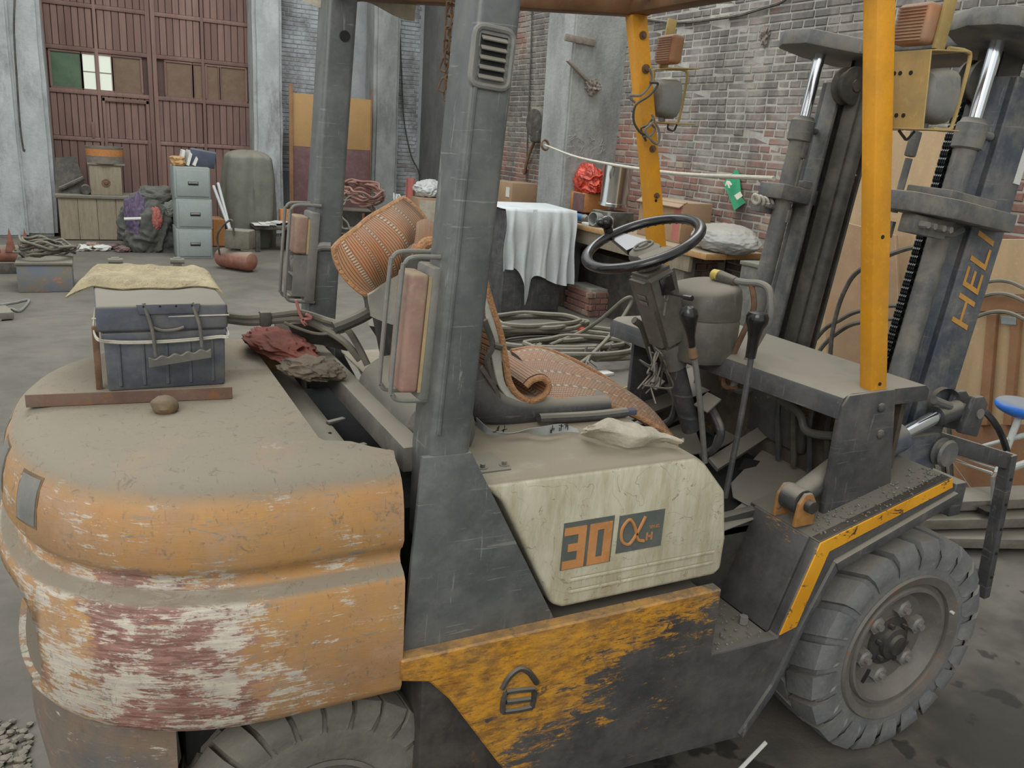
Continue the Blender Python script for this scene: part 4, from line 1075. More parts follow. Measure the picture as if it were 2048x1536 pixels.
# back part: hangs down the seat back, edge towards us, then curls at the foot
bp = [(-1.262, 1.36), (-1.235, 1.30), (-1.205, 1.235), (-1.178, 1.17), (-1.165, 1.125), (-1.14, 1.085), (-1.10, 1.068), (-1.065, 1.08), (-1.055, 1.105), (-1.075, 1.122), (-1.095, 1.115)]
bpath = [at(*p, y=-.22) for p in ((968, 560), (982, 612), (1000, 668), (1010, 720), (1017, 762), (1035, 790), (1062, 800), (1088, 788), (1096, 768), (1082, 755), (1062, 760), (1050, 772))]
bs = smooth_path(bpath, 6)
MB().grid(lambda u, v: samp(bs, u)+V((.015*v, .34*v, -.03*v*(1-u))), 48, 8, .010).build('mat_back_panel', M['beads'], seatmat)
MB().tube([samp(bs, k/50)+V((0, -.004, 0)) for k in range(51)], .0085, 8, False).build('mat_rim', M['beadrim'], seatmat)
lo_ = [at(*p, y=-.225) for p in ((968, 600), (975, 660), (985, 720), (1000, 775), (1030, 805), (1062, 808))]
lp = smooth_path(lo_, 6)
MB().grid(lambda u, v: samp(lp, u).lerp(samp(bs, u*.62)+V((0, -.002, 0)), v)+V((0, -.006*math.sin(v*3.1)*math.sin(u*9), 0)), 24, 6, .004).build('mat_backing', M['matback'], seatmat)
# head part draped over the top of the seat back
HC = at(772, 492, y=-.10); HA = (at(838, 438, y=-.07)-at(698, 540, y=-.10)); HL = HA.length; HA.normalize()
_ray = (HC-V(CAM)).normalized(); HB = (_r*66-_u*104)*((HC-V(CAM)).dot(_f)/FPX); HB = HB-_ray*(HB.dot(HA)/_ray.dot(HA)); HW = HB.length; HB.normalize(); HN = HA.cross(HB); HN = -HN if HN.dot(V(CAM)-HC) < 0 else HN
def head(u, v):
    a, b = 2*u-1, 2*v-1; a2 = a*math.sqrt(1-b*b*.22); b2 = b*math.sqrt(1-a*a*.22)
    return HC+HA*a2*HL*.55+HB*b2*HW*.49+HN*(.055*(1-a*a)*(1-b*b)+.006*math.sin(a*7+b*2))
MB().grid(lambda u, v: head(u, 1-v), 26, 16).build('mat_head_panel', M['beads'], seatmat)
edge = [head(k/20, 1) for k in range(20)]+[head(1, 1-k/12) for k in range(12)]+[head(1-k/20, 0) for k in range(20)]+[head(0, k/12) for k in range(12)]
MB().grid(lambda u, v: head(u, v)-HN*.022, 20, 12).build('mat_backing', M['matback'], seatmat)
MB().tube([p-HN*.008 for p in edge], .0085, 8, False, True).build('mat_rim', M['beadrim'], seatmat)
def headback(u, v): 
    p = head(u, 1); return p+HB*(.012+.05*math.sin(u*2.6+.3))*v*1.5+V((0, .02*v, -.045*v*math.sin(math.pi*(u*.8+.15))))-HN*.02*v
MB().grid(headback, 18, 6, .006).build('mat_backing', M['matback'], seatmat)
fl = [at(*p, y=-.2) for p in ((826, 498), (840, 500), (846, 490), (858, 484), (872, 486))]
MB().tube(fl, .013, 10).build('mat_rim', M['beadrim'], seatmat)
fl = [at(*p, y=-.15) for p in ((838, 452), (852, 446), (872, 456))]
MB().grid(lambda u, v: samp(smooth_path(fl, 5), u).lerp(at(826+46*u, 497-12*u, y=-.19), v)+V((0, 0, .012*math.sin(v*3))), 10, 8, .01).build('mat_head_fold', M['beads'], seatmat)
# cushion back post that carries the head part
MB().tube([at(*p, y=.02) for p in ((722, 572), (738, 588), (742, 618), (725, 632), (690, 648), (668, 656))], .017, 10).build('seat_back_tube', M['rubberhose'], FK)

# ---- mast, tilted forward
MT = Matrix.Translation((.06, 0, .35)) @ Matrix.Rotation(R(7), 4, 'Y') @ Matrix.Translation((-.06, 0, -.35))
def mb(): return MB(MT)
for s in (-1, 1):
    o = mb(); 
    o.box2((.10, s*.335, .12), (.255, s*.362, 2.0), .004)
    for x in (.10, .24): o.box2((x, s*.275, .12), (x+.015, s*.36, 2.0), .003)
    ro = o.build('mast_outer_rail', M['mastblue'] if s < 0 else M['mast'], FK)
    i = mb(); i.box2((.122, s*.255, .12), (.232, s*.275, 2.08), .003)
    for x in (.122, .222): i.box2((x, s*.20, .12), (x+.012, s*.275, 2.08), .003)
    i.build('mast_inner_rail', M['mastdark'], FK)
    if s < 0:
        vs_, fs_ = text_mesh('HELI', .13, .0008)
        tm = mb(); cz, cx = 1.42, .178
        tm.add([V((cx-v.y*.95-.0*v.x, -.3635-v.z, cz+v.x*1.16+v.y*.25)) for v in vs_], fs_)
        tm.build('mast_lettering', M['letter'], ro, label='worn orange letters HELI running up the mast')
        mb().box((.235, -.3635, 1.80), (.03, .002, .16), None, 0).build('mast_sticker', M['paper'], ro)
    # lift cylinder with chrome rod
    c = mb(); c.cyl((.02, s*.325, .2), (.02, s*.325, 1.80), .031, n=28); co = c.build('lift_cylinder', M['mast'], FK)
    mb().lathe([(.034, 0), (.042, .004), (.042, .07), (.036, .075), (.033, .085), (.02, .086)], (.02, s*.325, 1.78), (0, 0, 1), 28).build('cylinder_collar', M['mast'], co)
    mb().cyl((.02, s*.325, 1.85), (.02, s*.325, 2.09), .0195, n=28).build('lift_rod', M['chrome'], co)
    mb().cyl((.06, s*.325-s*.0, 1.83), (.10, s*.335, 1.83), .012, n=12).build('cylinder_port', M['mast'], co)
    # mid bracket plate with hose block
    xl = -.235 if s < 0 else -.04; p = mb(); p.prism([(xl, s*.28), (xl, s*.40), (xl+.12, s*.455), (.17, s*.44), (.225, s*.36), (.225, s*.28)], 'z', 1.575, 1.628, .006); 
    p.prism([(xl+.10, s*.29), (xl+.15, s*.40), (.12, s*.40), (.20, s*.34), (.20, s*.29)], 'z', 1.628, 1.655, .004)
    p.build('mast_bracket', M['mast'], FK)
    bo = 0 if s < 0 else .14
    blk = mb().box((-.13+bo, s*.375, 1.545), (.14, .05, .05), None, .003).build('hose_block', M['mast'], FK)
    for k in range(4): mb().cyl((-.175+bo+.03*k+.008*(k > 1), (-.40 if s < 0 else .35), 1.548), (-.175+bo+.03*k+.008*(k > 1), (-.425 if s < 0 else .325), 1.548), .011, .009, 8).build('hose_fitting', M['nut'], blk)
    mb().tube([(-.07+bo, s*.37, 1.54), (.0, s*.37, 1.54), (.06, s*.36, 1.56)], .009, 8).build('hose_stub', M['mast'], blk)
    # chain anchor and its bolt
    an = mb(); ax_ = -.17 if s < 0 else .03; an.cyl((ax_, s*.30, 1.57), (ax_, s*.30, 1.72), .010, n=12); an.box((ax_, s*.30, 1.76), (.028, .022, .07), None, .005); an.cyl((ax_, s*.30, 1.545), (ax_, s*.30, 1.50), .013, n=6)
    an.build('chain_anchor', M['mast'], FK)
    # sheave
    sv = mb(); sv.lathe([(.0, -.028), (.05, -.028), (.062, -.024), (.062, -.016), (.05, -.01), (.05, .01), (.062, .016), (.062, .024), (.05, .028), (0, .028)], (.10, s*.235, 1.985), (0, 1, 0), 32); sv.lathe([(.02, 0), (.02, .006), (0, .007)], (.10, s*.235-.028, 1.985), (0, -1, 0), 16)
    sv.build('chain_sheave', M['mastdark'], FK)
# chains: individual links
lk = MB()
for y in (-.010, -.0035, .0035, .010): lk.prism([(-.008, -.014), (.008, -.014), (.0095, -.006), (.006, 0), (.0095, .006), (.008, .014), (-.008, .014), (-.0095, .006), (-.006, 0), (-.0095, -.006)], 'y', y-.0022, y+.0022)
lk.cyl((0, -.015, .0), (0, .015, .0), .0045, n=8)
L0 = None
for s, x, ztop in ((-1, .06, 1.93), (1, .165, 1.97)):
    ch = mb().cyl((x, s*.235, .30), (x, s*.235, .32), .01, n=8).build('lift_chain', M['chain'], FK)
    z = 1.0
    while z < ztop:
        P = MT @ V((x, s*.235, z))
        if L0 is None: L0 = lk.build('chain_link', M['chain'], None); L0.location = P; L0.rotation_euler = (0, R(7), 0); attach(L0, ch)
        else: inst(L0, P, ch)
        z += .0245
# top and bottom cross members
t = mb(); ys = [(-.13, -.42), (-.10, -.46), (.06, -.50), (.20, -.46), (.285, -.28), (.285, .25), (.20, .42), (.04, .44), (-.09, .42), (-.13, .36), (-.12, .26), (.05, .18), (.05, -.18), (-.10, -.24), (-.14, -.34)]
t.prism(ys, 'z', 2.075, 2.125, .008); t.prism([(-.05, -.40), (.12, -.40), (.12, -.22), (-.05, -.22)], 'z', 2.125, 2.145, .004); t.build('mast_top_plate', M['mast'], FK)
tb = MB(MT); tb.cyl((.06, -.33, 2.14), (.06, -.33, 2.165), .022, n=6); tb.build('top_plate_nut', M['mast'], FK)
mb().box2((.09, -.34, .60), (.26, .34, .72), .01).build('mast_crossmember', M['mast'], FK)
mb().box2((.09, -.34, .14), (.26, .34, .28), .01).build('mast_crossmember', M['mast'], FK)
mb().tube([(.16, .20, .5), (.16, .20, 1.95)], .028, 12, False).build('free_lift_tube', M['mastdark'], FK)
# frayed wires on the far rail
rr = random.Random(9)
for k in range(5):
    a = at(1722-2*k, 290+4*k, y=.2); b = at(1705-3*k, 335+5*k, y=.2); c = at(1692+5*k, 358+rr.uniform(-8, 8), y=.2)
    MB().tube([a, b, c], .003, 5).build('frayed_wire', M['rope'], FK)
# tilt cylinder at the mast foot
T0 = V((-.12, -.40, .885)); T1 = at(1798, 872, y=-.40); T2 = at(1872, 833, y=-.40); T3 = at(1915, 818, y=-.40)
tc = MB().cyl(T0, T1, .046, n=24).build('tilt_cylinder', M['mastblue'], FK)
MB().cyl(T1, T2, .021, n=20).build('tilt_rod', M['chrome'], tc)
MB().cyl(T2, T3, .032, .03, n=16).build('tilt_clevis', M['black'], tc)
MB().cyl(at(1868, 800, y=-.42), at(1900, 812, y=-.42), .012, n=8).build('grease_arm', M['mast'], tc)
e = at(1925, 812, y=-.40)
MB().prism([(e.x-.05, e.z-.07), (e.x+.035, e.z-.09), (e.x+.05, e.z+.02), (e.x+.02, e.z+.045), (e.x-.02, e.z+.045)], 'y', -.45, -.425, .006).build('clevis_plate', M['black'], FK)
MB().prism([(e.x-.05, e.z-.07), (e.x+.035, e.z-.09), (e.x+.05, e.z+.02), (e.x+.02, e.z+.045), (e.x-.02, e.z+.045)], 'y', -.39, -.365, .006).build('clevis_plate', M['black'], FK)
MB().cyl((e.x+.015, -.455, e.z-.01), (e.x+.015, -.36, e.z-.01), .016, n=16).build('clevis_pin', M['nut'], FK)
MB().lathe([(.03, 0), (.045, .02), (.05, .06), (.05, .10)], at(1850, 795, y=-.30), (-.3, -1, .1), 24).build('mast_boss', M['mast'], FK)
rl = at(1888, 905, y=-.40); MB().lathe([(0, -.02), (.04, -.02), (.046, -.012), (.036, -.006), (.036, .006), (.046, .012), (.04, .02), (0, .02)], rl, (0, 1, 0), 28).build('mast_roller', M['mast'], FK)
MB().box2((.10, -.38, .45), (.30, -.33, .92), .01).build('mast_foot_plate', M['mastblue'], FK)
# fork carriage and the bent load arm
MB().box2((.40, -.40, .62), (.46, .45, .74), .008).build('fork_carriage', M['black'], FK)
MB().box2((.40, -.40, .22), (.46, .45, .34), .008).build('fork_carriage', M['black'], FK)
a, b, c = at(1888, 884, y=-.25), at(2016, 922, y=-.25), at(1966, 1178, y=-.25)
MB().box((a+b)/2, (.03, .06, (b-a).length+.04), frame(b-a, (0, 1, 0)), .004).build('load_arm', M['black'], FK)
arm = MB().box((b+c)/2+V((.0, 0, -.0)), (.035, .045, (b-c).length+.06), frame(c-b, (1, 0, 0)), .004).build('load_arm', M['black'], FK)
for k in range(5):
    p = b.lerp(c, .12+.19*k)+V((0, -.024, 0)); MB().cyl(p, p+V((0, -.002, 0)), .006, n=10).build('arm_hole', M['dark'], arm)
# ================================================================== THINGS ON THE FORKLIFT
ZT = 1.1
# battery with lid, cord handle and binding wire
bl = at(212, 780, z=ZT); br = at(457, 772, z=ZT)
BX0, BX1, BY = bl.x+.002, br.x-.002, (bl.y+br.y)/2; BD = .52
bz = at(330, 606, y=BY).z
bat = thing('truck_battery', 'dark blue-grey lead battery standing on the counterweight, with rope handle', 'battery', ((BX0+BX1)/2, BY+BD/2, ZT))
H_ = bz-ZT
MB().prism([(BX0+.003, ZT), (BX1-.003, ZT), (BX1, bz-.06), (BX0, bz-.06)], 'y', BY, BY+BD, .006).build('battery_case', M['battery'], bat)
MB().box2((BX0-.012, BY-.012, bz-.062), (BX1+.006, BY+BD+.01, bz-.002), .008, 3).build('battery_lid', M['battery'], bat)
MB().box2((BX0-.004, BY-.006, bz-.085), (BX1+.002, BY+BD, bz-.066), .003).build('case_flange', M['battery'], bat)
for k in range(5):
    x = BX0+.03+(BX1-BX0-.06)*k/4; MB().box2((x-.004, BY-.003, ZT+.01), (x+.004, BY+.004, bz-.09), .002, 1).build('case_rib', M['battery'], bat)
nt_ = MB(); nt_.prism([(BX0+.075, bz-.022), (BX1-.06, bz-.022), (BX1-.055, bz+.001), (BX0+.07, bz+.001)], 'y', BY-.018, BY-.010, .002); nt_.build('lid_tab', M['battery'], bat)
for k in range(4):
    x = BX0+.085+k*.034; MB().cyl((x, BY-.0185, bz-.004), (x, BY-.0175, bz-.004), .0025, n=8).build('tab_hole', M['dark'], bat)
yf = BY-.018
for k, (pa, pb) in enumerate((((287, 607), (312, 713)), ((384, 606), (404, 694)))):
    MB().tube([at(*pa, y=yf+.005), at((pa[0]+pb[0])/2+5, (pa[1]+pb[1])/2, y=yf-.006), at(*pb, y=yf-.006)], .0042, 8).build('handle_cord', M['dustysteel'], bat)
ha, hb2 = at(297, 724, y=yf-.008), at(421, 704, y=yf-.008)
hd = MB(); dd = (hb2-ha)
prof = [ha.lerp(hb2, k/48)+V((0, 0, -.010)) for k in range(49)]; top = [ha.lerp(hb2, k/48)+V((0, 0, .008+.003*math.cos(k*math.pi/5))) for k in range(49)]
hd.grid(lambda u, v: V(prof[int(round(u*48))]).lerp(top[int(round(u*48))], v), 48, 1, -.012); hd.build('cord_handle', M['dustysteel'], bat)
MB().tube([at(305, 655, y=yf), at(325, 661, y=yf), at(352, 659, y=yf), at(368, 654, y=yf)], .0035, 8).build('handle_cord', M['dustysteel'], bat)
for dz in (0, .004):
    zz = at(330, 682, y=yf).z+dz
    MB().tube([(BX0-.012, BY+BD*.5, zz+.02), (BX0-.016, BY-.012, zz+.015), (BX0+.02, BY-.016, zz), ((BX0+BX1)/2, BY-.014, zz-.004), (BX1-.02, BY-.014, zz+.002), (BX1+.006, BY-.008, zz+.008), (BX1+.007, BY+BD*.6, zz+.02)], .0022, 6).build('binding_wire', M['rope'], bat)
MB().tube([(BX0-.02, BY-.005, zz+.05), (BX1+.008, BY-.015, zz+.052)], .0018, 6).build('binding_wire', M['rope'], bat)
MB().box2((BX0-.022, BY+.02, ZT), (BX0-.008, BY+.035, bz-.055), .002).build('hold_down_strut', M['hookrust'], bat)
for tx in (BX0+.045, BX1-.06):
    p = V((tx, BY+BD-.06, bz-.002)); tm = MB(); tm.box(p+V((0, 0, .018)), (.022, .012, .036), None, .003); tm.cyl(p+V((-.018, -.004, .026)), p+V((.018, -.004, .026)), .008, n=10); tm.cyl(p, p+V((0, 0, .008)), .016, n=14)
    tm.build('terminal_clamp', M['greysteel'], bat)
def rag_pt(u, v):
    wob = .018*math.sin(u*9+1)+.012*math.sin(u*17)
    x = BX0-.055*(1-v)*(1-u)**2-.02*(1-u)+(BX1-BX0+.022)*u; y = BY+.155+wob*(1-v)+.29*v+.05*(1-u)*(1-v)
    ed = min(1, min(u, 1-u, v, 1-v)*12); over = max(0, BX0-.012-x)*.45+max(0, x-BX1-.006)*1.0
    q = V((x, y, bz)); return q+V((0, 0, .003+ed*(.009+.014*max(0, mnoise.noise(q*22))+.010*max(0, math.sin(v*8+u*3)))-over))
tag(MB().grid(rag_pt, 60, 34, .005).build('terry_rag', M['towel'], sharp=70), 'beige terry rag spread over the battery lid', 'rag')
# rusty angle bar in front of the battery
a, b = at(52, 815, z=ZT+.001), at(465, 797, z=ZT+.001); d = b-a
an = MB(); F = frame(V((0, 0, 1)), d); Mx = Matrix.Translation((a+b)/2) @ F.to_4x4(); L_ = d.length
an.xf = Mx; an.box2((-L_/2, -.0015, 0), (L_/2, .0015, .028), .0006, 1); an.box2((-L_/2, .0, 0), (L_/2, .03, .003), .0006, 1)
tag(an.build('angle_bar', M['rustbar']), 'rusty steel angle bar lying in front of the battery', 'steel bar')
# rags by the radiator bay
def rag(c, sz, seed, mat, name, label, flat=None, rot=None, amp=.5):
    return tag(MB().blob(c, sz, amp*.4, 1.25, seed, 6, flat, rot, .5).build(name, mat, sharp=180), label, 'rag')
rag(at(545, 690, z=1.13)+V((.02, 0, 0)), (.07, .16, .028), 3, M['redrag'], 'red_rag', 'dusty red rag heaped beside the battery', 1.094, rotm(0, 0, R(10)), .5)
rag(at(622, 735, z=1.12), (.055, .085, .026), 8, M['darkrag'], 'brown_rag', 'brown knotted rag on the radiator beam by the red rag', 1.101, rotm(0, 0, R(30)), .5)
# cables from battery to the engine bay
cb = [[(455, 632), (500, 635), (560, 628), (600, 625), (650, 640), (690, 655), (715, 690), (735, 730)], [(455, 640), (505, 645), (560, 640), (605, 640), (650, 660), (690, 685), (720, 720)]]
for k, c in enumerate(cb):
    tag(MB().tube([at(*p, y=.22-.02*i*(i > 4)) for i, p in enumerate(c)], .0095, 8).build('battery_cable', M['hose']), ('upper', 'lower')[k]+' thick grey battery cable arching from battery towards the seat', 'cable', 'battery cables')
MB().box(at(530, 637, y=.22), (.03, .03, .04), None, .006).build('cable_clip', M['rubberhose'], FK)
tag(MB().tube([at(*p, y=.2) for p in ((592, 600), (600, 628), (612, 650), (604, 640), (622, 636), (612, 628))], .004, 6).build('pink_string', M['pipe']), 'pink string tied round the battery cables below the far lamp', 'string')
MB().tube([at(*p, y=.2) for p in ((568, 645), (600, 658), (640, 668), (690, 662), (682, 650))], .004, 6).build('sheathed_wire', M['hose'], FK)
fl = MB().grid(lambda u, v: at(575+100*u+25*v, 645+10*u+45*v, y=.32-.06*u)+V((0, .02*v, .006*math.sin(u*4))), 6, 4, .006).build('rubber_flap', M['rubberhose'], FK)
# strap with printing, folded cloth on the hood
sp_ = [at(*p, z=1.043) for p in ((955, 858), (975, 870), (1010, 872), (1050, 868), (1090, 872), (1130, 866), (1158, 868))]
stp = smooth_path(sp_, 6)
lan = thing('lanyard', 'grey printed lanyard strap lying along the hood below the seat', 'strap', samp(stp, .5))
MB().grid(lambda u, v: samp(stp, u)+V((.0, .012*v*math.cos(u*7), .003+.022*v*(.65+.35*math.cos(u*9)))), 40, 3, .0015).build('lanyard_band', M['strap'], lan)
rr = random.Random(2)
for u0 in (.25, .31, .72, .78, .83):
    gm = MB(); p = samp(stp, u0)+V((0, -.002, .017))
    for k in range(5): gm.box(p+V((rr.uniform(-.006, .006), -.0012, rr.uniform(-.006, .006))), ((.009, .001, .0016) if k % 2 else (.0016, .001, .009)))
    gm.build('printed_character', M['blackplastic'], lan)
cl = MB(); q0 = [at(*p, z=1.045) for p in ((1160, 868), (1215, 885), (1265, 895), (1310, 886), (1352, 888))]; q1 = [at(1165, 858, z=1.085), at(1215, 838, z=1.10), at(1265, 845, z=1.09), at(1305, 858, z=1.07), at(1350, 880, z=1.055)]
s0, s1 = smooth_path(q0, 6), smooth_path(q1, 6)
cl.grid(lambda u, v: samp(s0, u).lerp(samp(s1, u), v)+V((0, -.03*math.sin(v*math.pi), .012*math.sin(v*math.pi)+.007*mnoise.noise(V((u*6, v*5, 1))))), 36, 14, .01)
tag(cl.build('folded_cloth', M['tancloth'], sharp=60), 'off-white folded cloth tucked under the front edge of the bead mat', 'cloth')
# tan sheet over the far rear corner of the roof
tag(MB().grid(lambda u, v: V((-1.50+.33*u, .56-.12*(1-v)*0-.03*math.sin(u*7), 2.145-.10*v-.02*math.sin(u*8)*v+.0))+V((0, -.06*(1-v)**2, 0.0)), 20, 8, .004).build('roof_sheet', M['tancloth']), 'tan cloth sheet hanging over the far rear corner of the guard roof', 'cloth')
# hanging chain
hc = thing('hanging_chain', 'rusty link chain hanging from the guard roof behind the near rear leg', 'chain', at(900, 0, y=.25))
lk2 = MB(); lk2.tube([(.0, -.007, -.016), (.0, .007, -.016), (0, .009, -.008), (0, .009, .008), (0, .007, .016), (0, -.007, .016), (0, -.009, .008), (0, -.009, -.008)], .0026, 6, True, True, 3)
pts = [at(*p, y=.25) for p in ((900, -60), (897, 40), (893, 100), (897, 140), (891, 205))]; sm = smooth_path(pts, 20); L1 = None; acc_ = 0; last = sm[0]
for p in sm:
    if (p-last).length > .028 or L1 is None:
        k = hc_n = len([1 for c_ in hc.children]); rt = (0, 0, R(25+90*(k % 2)))
        if L1 is None: L1 = lk2.build('chain_link', M['hookrust'], None); L1.location = p; L1.rotation_euler = rt; attach(L1, hc)
        else: inst(L1, p, hc, rt)
        last = p
for p in [at(*q, y=.25) for q in ((903, 20), (906, 60), (900, 95), (889, 130), (886, 170), (903, 150))]: inst(L1, p, hc, (R(20), 0, R(60)))
MB().tube([at(905, -40, y=.26), at(903, 30, y=.26), at(897, 100, y=.26)], .003, 6).build('hook_rod', M['hookrust'], hc)

# ================================================================== BACKGROUND LEFT
def front_box(x0, y0, x1, y1, Y, floor=None):
    a = at(x0, y1, y=Y); b = at(x1, y0, y=Y); z0 = a.z if floor is None else floor
    return a.x, b.x, z0, b.z
def planked_box(name, label, cat, px, Y, dep, mat, n, floor=None, lid=None, vertical=True):
    x0, x1, z0, z1 = front_box(*px, Y, floor)
    t = thing(name, label, cat, ((x0+x1)/2, Y+dep/2, z0))
    MB().box2((x0+.012, Y+.014, z0+.004), (x1-.012, Y+dep, z1-.006), .004).build('box_body', mat, t)
    for k in range(n):
        if vertical: MB().box2((x0+(x1-x0)*k/n+.003, Y, z0+.012), (x0+(x1-x0)*(k+1)/n-.003, Y+.016, z1-.01), .003, 1).build('plank', mat, t)
        else: MB().box2((x0, Y, z0+(z1-z0)*k/n+.003), (x1, Y+.016, z0+(z1-z0)*(k+1)/n-.003), .003, 1).build('plank', mat, t)
    if lid: MB().box2((x0-.03, Y-.03, z1-.01), (x1+.03, Y+dep+.02, z1+.03), .006).build('lid', lid, t)
    return t, (x0, x1, z0, z1)
crate, cb_ = planked_box('wooden_chest', 'low weathered plank chest on the floor in front of the red door', 'chest', (122, 398, 268, 478), 10.75, .6, M['wood'], 4, 0, M['woodgrey'])
MB().box2((cb_[0]+.05, 10.76, 0), (cb_[1]-.05, 10.80, .05)).build('plinth', M['dark'], crate)
x0, x1, _, z1 = front_box(182, 332, 242, 395, 10.85, cb_[3]+.03)
wbx = thing('wooden_box', 'cream wooden box with a round rosette standing on the plank chest', 'box', ((x0+x1)/2, 11, cb_[3]+.03))
MB().box2((x0, 10.85, cb_[3]+.03), (x1, 11.2, z1), .012).build('box_body', M['wood'], wbx)
MB().box2((x0-.02, 10.83, z1), (x1+.05, 11.22, z1+.02), .005).build('box_top', M['woodgrey'], wbx)
rc = at(212, 366, y=10.85); MB().lathe([(.055, 0), (.05, .012), (.03, .010), (.02, .02), (0, .02)], rc, (0, -1, 0), 20).build('rosette', M['hookrust'], wbx)
zt = z1+.02; x0, x1, _, z2 = front_box(172, 296, 248, 332, 10.85, zt)
tub = thing('stave_drum', 'stubby wooden drum of orange and grey staves on top of the cream box', 'drum', ((x0+x1)/2, 11.03, zt))
r_ = (x1-x0)/2
for (za, zb, mt) in ((0, .42, 'woodgrey'), (.43, .86, 'orangewood'), (.87, 1.0, 'woodgrey')):
    n = 22; ma = MB().lathe([(r_*.93, zt+(z2-zt)*za), (r_*.98, zt+(z2-zt)*za), (r_, zt+(z2-zt)*zb), (r_*.9, zt+(z2-zt)*zb), (r_*.9, zt+(z2-zt)*za)], ((x0+x1)/2, 11.03, 0), (0, 0, 1), n, True)
    ma.build('stave_ring', M[mt], tub)
MB().cyl(((x0+x1)/2, 11.03, zt+.01), ((x0+x1)/2, 11.03, z2-.02), r_*.89, n=22).build('drum_core', M['woodgrey'], tub)
# dark boards and roll left of it
a, b = at(110, 385, y=10.95), at(175, 385, y=10.95); tp = at(132, 312, y=11.1)
lb = thing('leaning_panel', 'dark grey board leaning behind the plank chest lid', 'board', (a.x+.2, 11, cb_[3]+.03))
MB().add([(a.x, 10.95, cb_[3]+.03), (b.x, 10.95, cb_[3]+.03), (tp.x+.12, 11.13, tp.z), (tp.x-.13, 11.13, tp.z-.03), (a.x, 10.98, cb_[3]+.03), (b.x, 10.98, cb_[3]+.03), (tp.x+.12, 11.148, tp.z), (tp.x-.13, 11.148, tp.z-.03)], [(0, 1, 2, 3), (7, 6, 5, 4), (0, 4, 5, 1), (1, 5, 6, 2), (2, 6, 7, 3), (3, 7, 4, 0)]).build('panel_sheet', M['rubberhose'], lb)
MB().tube([at(120, 378, y=10.93), at(168, 356, y=10.93)], .03, 8).build('panel_brace', M['rubberhose'], lb)
p = at(172, 384, y=10.88); tag(MB().lathe([(.0, 0), (.06, 0), (.065, .02), (.065, .2), (.03, .2), (.03, .02)], (p.x, 10.84, cb_[3]+.095), (0, 1, 0), 20).build('tape_roll', M['rubberhose']), 'dark round roll on the chest beside the cream box', 'roll')
# three stacked drawer cabinets
zc = 0; Yc = 9.15
cx0, cx1 = at(354, 500, y=Yc).x, at(425, 500, y=Yc).x
for k, (yt, nm) in enumerate(((458, 'bottom'), (398, 'middle'), (335, 'top'))):
    z1 = at(395, yt, y=Yc).z
    c = thing('drawer_cabinet', nm+' grey steel drawer unit of the stack of three by the door', 'cabinet', ((cx0+cx1)/2, Yc+.25, zc), 'stacked drawer cabinets')
    sh = .012 if k == 1 else 0
    MB().box2((cx0+sh, Yc, zc), (cx1+sh, Yc+.5, z1), .008).build('cabinet_body', M['cabinet'], c)
    f = MB().box2((cx0+sh+.03, Yc-.012, zc+.03), (cx1+sh-.015, Yc, z1-.03), .006).build('drawer', M['cabinet'], c)
    xm = (cx0+cx1)/2+sh+.01; zm = (zc+z1)/2
    MB().box2((xm-.06, Yc-.016, zm-.025), (xm+.06, Yc-.011, zm+.02), .002).build('handle_recess', M['dark'], f)
    MB().box2((xm-.055, Yc-.022, zm-.008), (xm+.055, Yc-.012, zm+.016), .003).build('handle', M['nut'], f)
    zc = z1
# binders, papers
p = at(408, 322, y=9.2); tag(MB().box((p.x, 9.33, zc+.105), (.30, .07, .2), rotm(R(14), R(8), R(-8)), .008).build('ring_binder', M['binder']), 'slate blue binder leaning on top of the drawer stack', 'binder')
p = at(378, 325, y=9.2); 
for k in range(3): tag(MB().box((p.x-.06+.07*k, 9.42, zc+.10), (.035, .24, .19), rotm(0, R(12+5*k), R(6*k)), .003, 1).build('paper_file', M['paper']), ('leftmost', 'middle', 'rightmost')[k]+' white paper file standing behind the slate blue binder', 'file', 'paper files')
p = at(357, 325, y=9.2); tag(MB().blob((p.x, 9.3, zc+.06), (.08, .08, .06), .5, 2, 4, 3, zc+.001).build('yellow_wrapper', M['ochre']), 'crumpled yellow wrapper at the left end of the drawer stack top', 'wrapper')
# clothes heap
def heap(cpx, Y, sz, seed, mat, name, label, z0=.0, cat='clothes', amp=.55):
    p = at(*cpx, y=Y); zc_ = max(p.z, z0+sz[2]*.5)
    return tag(MB().blob((p.x, Y, zc_), sz, amp*.4, 1.4, seed, 6, z0+.002, None, .34).build(name, mat, sharp=180), label, cat)
tag(planked_box('orange_crate', 'orange wooden crate half hidden behind the drawer stack', 'crate', (325, 438, 450, 480), 10.2, .4, M['orangewood'], 5, 0)[0], 'orange wooden crate half hidden behind the drawer stack', 'crate')
heap((320, 405), 10.0, (.36, .25, .20), 5, M['cloth_dark'], 'dark_jacket', 'dark grey jacket on top of the clothes heap', .3)
heap((302, 465), 9.85, (.36, .26, .40), 6, M['cloth_dark'], 'dark_trousers', 'dark trousers at the bottom of the clothes heap')
heap((275, 438), 9.75, (.14, .14, .30), 7, M['cloth_purple'], 'purple_cloth', 'purple cloth hanging on the left of the clothes heap', .1)
heap((312, 438), 9.62, (.07, .06, .14), 9, M['cardred'], 'red_striped_cloth', 'small red striped cloth on the clothes heap', .25)
heap((345, 418), 9.72, (.12, .10, .10), 10, M['cloth_grey'], 'pale_cloth', 'pale cloth tucked between clothes heap and drawers', .4)
a, b = at(248, 438, y=9.5), at(282, 437, y=9.5); tag(MB().tube([a, b], .018, 8, False).build('white_stick', M['paper']), 'short white stick poking out of the clothes heap', 'stick')
